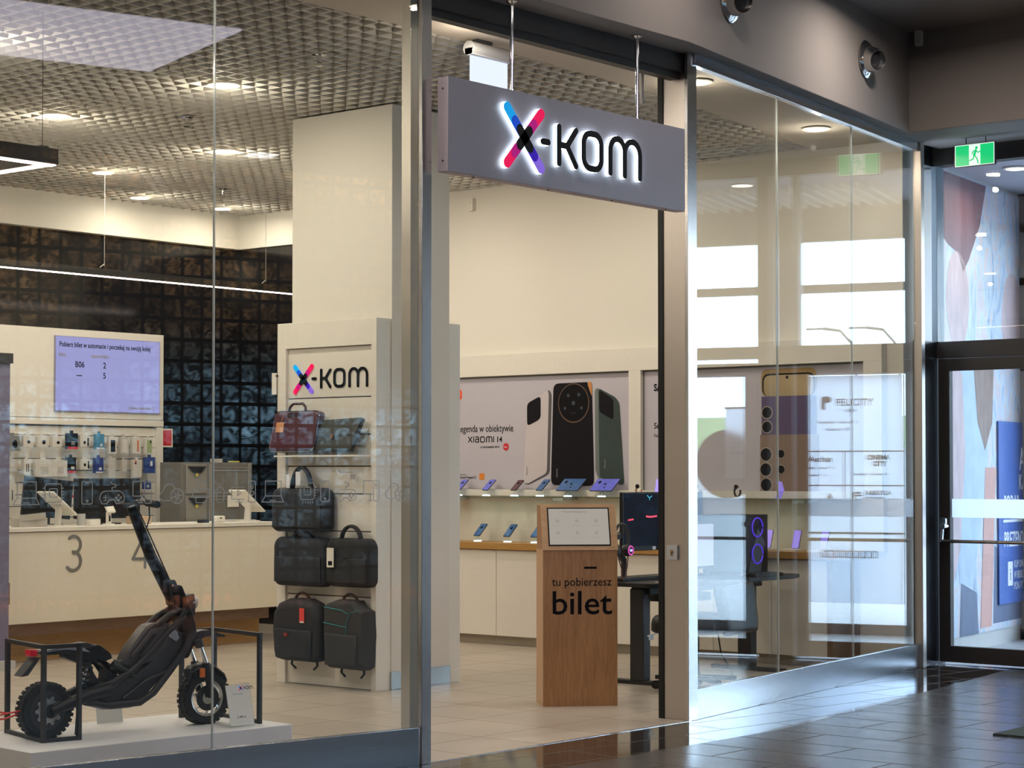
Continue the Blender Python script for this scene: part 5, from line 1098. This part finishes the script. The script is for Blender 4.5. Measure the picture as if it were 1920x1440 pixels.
# office chair
t = thing('office_chair', 'black office chair pushed up to the gaming desk behind the entrance pillar', 'chair', loc=(11.90, 8.28, 0), rz=12)
MB().slab(rrect(-.29, .29, -.25, .25, .10), .13, .5, .42).build('seat', 'black', t)
g = MB(); g.T = Matrix.Translation((.10, -.27, .40)) @ Matrix.Rotation(R(80), 4, 'X'); g.slab([(-.26, .02), (-.22, 0), (.30, 0), (.34, .06), (.38, .30), (.36, .36), (-.28, .36), (-.30, .3)], .07, .4); g.build('backrest', 'black', t)
for sx_ in (-1,): MB().tube([(-.30, .0, .46), (-.34, 0, .52), (-.35, 0, .62), (-.30, 0, .68), (-.15, 0, .695), (.0, .0, .69)], .022, 8).build('armrest', 'black', t)
MB().cyl((0, 0, .10), (0, 0, .42), .03, n=14).build('gas_lift', 'blackm', t)
for k in range(5):
    a = R(72 * k + 20); p = (.30 * math.cos(a), .30 * math.sin(a)); L = MB().bar((0, 0, .10), (p[0], p[1], .085), .05, .03).build('base_spoke', 'black', t, .004)
    MB().cyl((p[0] - .02, p[1], .03), (p[0] + .02, p[1], .03), .03, n=16).build('castor', 'black', L)
MB().tube([(.30, -.05, .40), (.36, -.05, .25), (.44, -.1, .1), (.46, -.12, .012)], .006, 6).build('cable', 'black', t)

# ================================================================ scooter display
t = thing('display_platform', 'low white display platform under the scooter in the shop window', 'platform', loc=(6.13, 8.24, 0), rz=-5.6)
MB().box(-.0, 1.63, .0, .86, 0.0, .17).build('plinth_box', mat('matt white board', (.68, .68, .70), .6), t, .003)
t.location = (6.13, 8.24, 0)
DEG = -8.0
PX = Vector((6.52, 8.65)); 
t = thing('electric_scooter', 'black off-road electric scooter with chunky tyres on the white platform', 'scooter', loc=(6.52, 8.65, .17), rz=-10.49)
def Wh(x, nm, z=.145, r=.145):
    h = MB(); c = (x, 0, z)
    h.lathe([(r * .66, -.035), (r * .80, -.045), (r * .93, -.042), (r * .985, -.025), (r, 0), (r * .985, .025), (r * .93, .042), (r * .80, .045), (r * .66, .035), (r * .66, -.035)], 48, c, 'y')
    for k in range(30):
        a = 2 * math.pi * k / 30
        for s_ in (-1, 1):
            a2 = a + (.1 if s_ > 0 else 0); rr = r * 1.0
            ctr = Vector((x + rr * math.cos(a2), s_ * .024, z + rr * math.sin(a2))); d = Vector((math.cos(a2), 0, math.sin(a2)))
            h.bar(ctr - d * .014, ctr + d * .004, .019, .026, (0, 1, 0))
    tyre = h.build(nm, 'rubber', t); return tyre
w1 = Wh(0, 'rear_tyre'); w2 = Wh(.955, 'front_tyre')
RIM = steel('rim alloy', (.62, .62, .62), .25, (20, 20, 20))
MB().lathe([(.094, -.036), (.100, -.038), (.100, .038), (.094, .036), (.088, .03), (.088, -.03), (.094, -.036)], 40, (.955, 0, .145), 'y').build('rim', RIM, w2)
g = MB()
for k in range(7):
    a = 2 * math.pi * k / 7
    for s_ in (-.03,): g.tube([(.955 + .03 * math.cos(a), s_, .145 + .03 * math.sin(a)), (.955 + .065 * math.cos(a + .25), s_ - .004, .145 + .065 * math.sin(a + .25)), (.955 + .092 * math.cos(a + .2), s_, .145 + .092 * math.sin(a + .2))], .006, 6)
g.cyl((.955, -.045, .145), (.955, .045, .145), .034, n=20); g.build('spokes', RIM, w2)
MB().cyl((.955, -.042, .145), (.955, -.038, .145), .070, n=30).build('brake_disc', C('dark disc', (.05, .05, .05), .3, metal=.8), w2)
MB().cyl((0, -.04, .145), (0, .04, .145), .10, n=30).build('hub', 'dark', w1)
g = MB(); g.cyl((0, -.050, .145), (0, -.046, .145), .062, n=30)
for k in range(10): a = 2 * math.pi * k / 10; g.cyl((.066 * math.cos(a), -.050, .145 + .066 * math.sin(a)), (.066 * math.cos(a), -.046, .145 + .066 * math.sin(a)), .012, n=8)
g.build('brake_disc', RIM, w1)
MB().cyl((0, -.075, .145), (0, .075, .145), .036, n=20).build('axle_cover', 'black', w1)
def tb(nm, pts, r, m='black', ys=(0,), par=None, n=10, flat=1.0):
    g = MB()
    for y_ in ys: g.tube([(p[0], p[1] + y_ if len(p) == 3 else y_, p[-1]) for p in pts], r, n, False, flat)
    return g.build(nm, m, par or t)
tb('swingarm', [(0, .145), (.10, .175), (.22, .215), (.34, .235)], [.026, .03, .036, .04], 'black', (-.072, .072))
tb('frame_tube', [(.22, .235), (.36, .27), (.475, .325), (.60, .43), (.70, .53), (.80, .60)], .018, 'blackm', (-.065, .065))
tb('frame_tube', [(.20, .185), (.34, .150), (.52, .155), (.60, .20), (.70, .31), (.80, .43), (.84, .52)], .020, 'blackm', (-.07, .07))
tb('frame_tube', [(.36, .37), (.42, .335), (.485, .300)], .016, 'blackm', (-.06, .06)); tb('frame_brace', [(.42, .18), (.56, .27), (.70, .31)], .011, 'blackm', (-.066, .066)); tb('frame_brace', [(.30, .2), (.44, .30)], .012, 'blackm', (-.066, .066))
def plate(nm, pts, y0, y1, m='black', bev=.004, r=.01, par=None):
    g = MB(); g.T = Fr((0, 0, 0), (1, 0, 0), (0, 0, 1)); g.prism(rpoly(pts, r), -y1, -y0); return g.build(nm, m, par or t, bev)
plate('lower_body', [(.22, .20), (.30, .265), (.50, .30), (.62, .38), (.78, .52), (.80, .44), (.66, .28), (.56, .185), (.50, .165), (.30, .165)], -.055, .055, 'dark')
plate('belly_guard', [(.22, .155), (.52, .155), (.50, .135), (.46, .128), (.30, .13)], -.06, .06, 'steelh')
BAT = mat('satin gunmetal plastic', (.085, .078, .078), .25)
g = MB(); bp_ = [(.42, .345), (.465, .435), (.58, .565), (.69, .575), (.785, .515), (.755, .470), (.665, .375), (.52, .345)]
plate('battery_cover', bp_, -.050, .050, BAT, .016, .03)
plate('cover_ridge', [(.46, .39), (.60, .545), (.69, .555), (.74, .52), (.67, .46), (.58, .40)], -.062, .062, BAT, .008, .02)
plate('cover_slot', [(.50, .405), (.60, .515), (.63, .515), (.53, .41)], -.065, .065, 'black', .002, .005); plate('cover_slot', [(.56, .41), (.66, .505), (.69, .505), (.60, .41)], -.065, .065, 'black', .002, .005)
plate('cover_tip', [(.695, .50), (.745, .465), (.765, .485), (.735, .535)], -.066, .066, 'steelh', .002, .005)
plate('cover_tail', [(.40, .335), (.425, .385), (.46, .36), (.50, .33), (.45, .30)], -.045, .045, 'dark', .004, .008)
plate('rear_deck', [(-.055, .455), (.10, .468), (.20, .46), (.29, .475), (.36, .425), (.37, .395), (.30, .375), (.20, .395), (.10, .435), (-.04, .432)], -.045, .045, 'black', .008, .02)
plate('rear_deck_trim', [(-.04, .459), (.10, .473), (.20, .462), (.24, .435), (.19, .445), (.10, .458), (-.03, .448)], -.047, .047, 'steelh', .001, .004)
plate('rear_cowl', [(.10, .47), (.22, .49), (.34, .44), (.38, .39), (.26, .41)], -.038, .038, 'dark', .006, .02)
plate('rear_fender_support', [(.10, .435), (.22, .385), (.24, .40), (.26, .33), (.30, .27), (.32, .20), (.28, .22), (.25, .27), (.235, .36), (.10, .41)], -.04, .04, 'black', .004, .01)
plate('seat_bracket', [(.27, .40), (.34, .38), (.33, .27), (.40, .235), (.48, .245), (.47, .29), (.38, .31)], -.045, .045, 'black', .004, .01)
plate('number_plate_holder', [(-.07, .425), (-.045, .425), (-.115, .335), (-.155, .33)], -.045, .045, 'dark', .002, .005)
MB().box(-.10, -.055, -.03, .03, .43, .465).build('tail_light', C('red lens', (.45, .01, .02), .12, emit=(.6, .0, .02), estr=.2), t, .006)
h = tb('rear_shock', [(.25, .395), (.185, .225)], .012, 'chrome', (-.02,)); g = MB(); hx = []
for k in range(61): a = k / 60 * 2 * math.pi * 5; u = .12 + .7 * k / 60; hx.append((.25 - .065 * u + .026 * math.cos(a), -.02 + .026 * math.sin(a), .395 - .17 * u))
g.tube(hx, .006, 6); g.build('spring', 'black', h)
tb('kickstand', [(.165, .17), (.155, .10), (.148, .012)], .007, 'dark', (-.06,))
# front end
tb('hoop', [(.63, .555), (.69, .60), (.76, .635), (.81, .625)], .017, 'blackm', (-.05, .05)); tb('hoop', [(.70, .535), (.755, .565), (.78, .61), (.80, .64)], .017, 'blackm', (-.062,))
plate('head_block', [(.735, .77), (.79, .77), (.85, .64), (.88, .55), (.885, .50), (.86, .49), (.80, .52), (.76, .60)], -.045, .045, 'black', .006, .015)
plate('clamp_block', [(.705, .80), (.755, .80), (.82, .655), (.765, .645), (.735, .66)], -.035, .035, 'dark', .005, .01)
g = MB(); 
for (a, b_) in ((.735, .77), (.745, .735), (.755, .70)): g.cyl((a, -.04, b_), (a, -.034, b_), .007, n=8)
g.build('clamp_bolt', 'chrome', t)
plate('fork_head', [(.77, .52), (.84, .50), (.865, .44), (.83, .37), (.77, .37), (.75, .44)], -.05, .05, 'black', .006, .015)
plate('lamp_housing', [(.815, .68), (.84, .715), (.875, .72), (.885, .66), (.88, .60), (.845, .60)], -.035, .035, 'dark', .008, .01)
MB().cyl((.865, 0, .672), (.898, 0, .668), .036, .034, n=24).build('headlamp', C('headlamp lens', (.55, .60, .62), .08), t)
plate('front_beak', [(.80, .43), (.84, .49), (.90, .515), (.96, .518), (1.07, .482), (1.06, .474), (.95, .482), (.88, .465), (.85, .43)], -.045, .045, 'dark', .004, .01)
for y_ in (-.062, .062):
    a = (.885, y_, .455); b1 = (.935, y_, .33); c_ = (.965, y_, .15)
    h = MB().cyl(a, b1, .0135, n=14).build('fork_leg', 'chrome', t); MB().cyl((.930, y_, .34), c_, .021, .017, n=14).build('lower_sleeve', 'black', h); MB().cyl((.880, y_, .47), (.893, y_, .43), .024, n=14).build('crown_clamp', 'dark', h)
MB().box(.86, .90, -.075, .075, .435, .458).build('fork_crown', 'dark', t, .005)
g = MB(); g.tube([(.845, -.0, .27), (.875, 0, .31), (.93, 0, .325), (1.0, 0, .31), (1.06, 0, .265), (1.085, 0, .23)], [.045, .05, .05, .05, .045, .03], 10, False, .35); g.build('front_mudguard', 'black', t)
MB().box(.875, .905, -.10, -.085, .265, .315).build('side_reflector', C('orange reflector', (.75, .18, .02), .2), t, .004); g = MB(); g.rbox(.775, .815, .27, .325, .10, .135, .01); g.T = Matrix.Identity(4)
MB().box(.775, .812, -.115, -.085, .265, .32).build('turn_signal', 'black', t, .008); MB().cyl((.80, -.095, .29), (.90, -.05, .31), .006, n=8).build('signal_stalk', 'black', t)
tb('stem', [(.765, .68), (.62, .93), (.50, 1.20)], [.036, .032, .028], 'black', (0,), None, 14); tb('stem_cable', [(.78, .68), (.68, .88), (.56, 1.12), (.51, 1.21)], .004, 'dark', (-.03,))
h = MB().tube([(.50, -.27, 1.215), (.50, -.12, 1.225), (.49, 0, 1.225), (.50, .12, 1.225), (.50, .27, 1.215)], .014, 10).build('handlebar', 'dark', t)
for s_ in (-1, 1):
    MB().cyl((.50, s_ * .17, 1.222), (.50, s_ * .285, 1.214), .019, n=14).build('grip', 'rubber', h); MB().tube([(.51, s_ * .13, 1.225), (.545, s_ * .17, 1.225), (.55, s_ * .24, 1.215)], .006, 6).build('brake_lever', 'chrome', h)
MB().rbox(-.03, .03, -.035, .035, 0, .02, .01).build('display_unit', 'black', h).location = (.47, 0, 1.235); tb('brake_cable', [(.51, 1.23), (.54, 1.26), (.58, 1.22), (.585, 1.14), (.565, 1.08)], .004, 'black', (-.05,))
# guard frames
def guard(pts, label):
    t = thing('guard_frame', label, 'frame', loc=(pts[0][0], pts[0][1], .17), group='black square tube guards on the platform')
    o_ = pts[0]; P = [(x - o_[0], y - o_[1]) for x, y in pts]
    for x, y in P: MB().bar((x, y, 0), (x, y, .5), .022, .022, (1, 0, 0)).build('upright', 'blackm', t)
    for (a, b_) in zip(P, P[1:]):
        MB().bar((a[0], a[1], .489), (b_[0], b_[1], .489), .0215, .0215).build('top_rail', 'blackm', t); MB().bar((a[0], a[1], .0105), (b_[0], b_[1], .0105), .0205, .0205).build('bottom_rail', 'blackm', t)
guard([(6.52, 8.97), (6.40, 8.50), (6.59, 8.455)], 'black square tube guard around the rear wheel of the scooter')
guard([(7.56, 8.78), (7.76, 8.73), (7.655, 8.24)], 'black square tube guard around the front wheel of the scooter')
M = Fr((7.42, 8.22, .172), (math.cos(R(-6)), math.sin(R(-6)), 0), (0, 0, 1)) @ Matrix.Rotation(R(-14), 4, 'X')
t = thing('price_card', 'white price card in a clear holder beside the front wheel', 'sign', M=M)
MB().box(0, .17, 0, .235, 0, .003).build('holder', 'acryl', t); MB().box(.006, .164, .006, .228, .003, .004).build('card', 'white', t); MB().box(.0, .17, 0, .003, -.05, .0).build('foot', 'acryl', t)
lg = bpy.data.objects.new('logo', None); COL.objects.link(lg); lg.parent = t; lg.location = (.115, .208, .0042); lg.empty_display_size = .02
logo(lg, .075, 0, 0, 0, .0006)
text('lettering', 'Rowery i hulajnogi', .009, 'txtl', t, x=.045, y=.175, z=.0045, ext=.0001); text('lettering', '5 499 z\u0142', .018, 'txt', t, x=.055, y=.045, z=.0045, ext=.0001)
M = Fr((7.06, 8.90, .172), (math.cos(R(-10)), math.sin(R(-10)), 0), (0, 0, 1)) @ Matrix.Rotation(R(-12), 4, 'X')
t = thing('info_card', 'plain white information card behind the scooter on the platform', 'sign', M=M); MB().box(0, .16, 0, .13, 0, .003).build('card', 'white', t); MB().box(0, .16, 0, .003, -.05, 0).build('foot', 'acryl', t)
o = MB().tube([(-.35, .10, .30), (-.20, .06, .285), (-.12, .05, .262), (-.02, .03, .262), (-.14, .02, .24), (-.36, .0, .235)], .005, 6).tube([(-.36, .02, .27), (-.2, .02, .258), (-.06, .0, .275)], .004, 6).build('security_cable', C('red cable', (.70, .03, .02), .35))
o.location = (6.44, 8.66, .05); tag(o, 'red security cable looped to the rear wheel at the left border', 'cable')

# ================================================================ etched icon strip on the window
IC = C('etched outline', (.50, .53, .50), .7)
def icons(t, off, zb=1.405):
    s_ = {}
    def add(nm, x, strokes, w=.004):
        g = MB(); g.T = FLm
        for pts, cl in strokes: g.stroke([(x + a, zb + b_) for a, b_ in pts], w, .0065, .0075, cl, 6)
        return g.build(nm, IC, t)
    circ = lambda cx, cy_, r: (arc(cx, cy_, r, 0, 350, 18), True)
    return add, circ
def strip(parent, x0, seq):
    add, circ = icons(parent, x0)
    for nm, x in seq:
        if nm == 'laptop': add('laptop_icon', x, [([(.02, .03), (.02, .105), (.115, .105), (.115, .03)], False), ([(.02, .03), (.0, .0), (.13, .0), (.115, .03)], True), ([(.05, .008), (.08, .008)], False)])
        if nm == 'chip': add('chip_icon', x, [(rrect(0, .085, .01, .095, .01, 2), True), (rrect(.022, .063, .033, .073, .004, 1), True)] + [([(a, .0), (a, -.008)], False) for a in (.015, .03, .045, .06, .075)] + [([(-.01, a), (0, a)], False) for a in (.03, .045, .06, .075)] + [([(.085, a), (.095, a)], False) for a in (.03, .045, .06, .075)])
        if nm == 'phone': add('phone_icon', x, [(rrect(0, .055, 0, .105, .008, 3), True), circ(.0275, .014, .005), ([(.018, .098), (.037, .098)], False)])
        if nm == 'pad': add('gamepad_icon', x, [([(.01, .0)] + arc(.032, .028, .032, 220, 90, 6) + arc(.10, .028, .032, 90, -40, 6) + [(.09, .0), (.075, .018), (.055, .018), (.035, .0)], True), ([(.02, .03), (.04, .03)], False), ([(.03, .02), (.03, .04)], False), circ(.10, .040, .004), circ(.112, .028, .004), circ(.10, .016, .004), circ(.088, .028, .004), ([(.065, .06), (.065, .075), (.085, .08), (.085, .09), (.06, .095), (.06, .105)], False)])
        if nm == 'pc': add('computer_icon', x, [([(.06, .035), (0, .035), (0, .105), (.06, .105)], False), ([(.045, .035), (.045, .003), (.03, .003), (.055, .003)], False), (rrect(.065, .10, 0, .105, .006, 2), True), circ(.0825, .082, .006), ([(.075, .065), (.09, .065)], False)])
        if nm == 'cloud': add('cloud_icon', x, [([(.06, .012), (.02, .012)] + arc(.018, .033, .02, 250, 110, 5) + arc(.055, .06, .032, 160, 20, 7), False), circ(.098, .033, .036), circ(.098, .033, .009)] + [([(.098 + .01 * math.cos(R(a)), .033 + .01 * math.sin(R(a))), (.098 + .036 * math.cos(R(a)), .033 + .036 * math.sin(R(a)))], False) for a in range(15, 375, 60)])
        if nm == 'printer': add('printer_icon', x, [(rrect(0, .095, .025, .068, .01, 2), True), ([(.02, .068), (.02, .105), (.078, .105), (.078, .068)], False), (rrect(.018, .078, 0, .032, .003, 1), True), ([(.01, .055), (.03, .055)], False)])
        if nm == 'mouse': add('mouse_icon', x, [(rrect(0, .042, 0, .075, .021, 5), True), ([(.021, .075), (.021, .09), (-.005, .095), (-.005, .105)], False), ([(.021, .05), (.021, .063)], False)])
        if nm == 'tv': add('television_icon', x, [([(.075, .075), (0, .075), (0, .015), (.075, .015)], False), ([(.045, .015), (.045, .002), (.025, .002), (.065, .002)], False), ([(.035, .033), (.035, .06), (.055, .046)], True)])
        if nm == 'speaker': add('speaker_icon', x, [(rrect(0, .04, 0, .105, .003, 1), True), circ(.02, .045, .011), circ(.02, .075, .007)])
strip(o2, 0, [('laptop', -2.395), ('chip', -2.235), ('phone', -2.045), ('pad', -1.95), ('pc', -1.772), ('cloud', -1.625), ('printer', -1.440)])
strip(o1, 0, [('mouse', -1.302), ('tv', -1.215), ('speaker', -1.115), ('laptop', -1.035), ('chip', -.80), ('phone', -.675), ('pad', -.58), ('pc', -.40), ('cloud', -.255)])
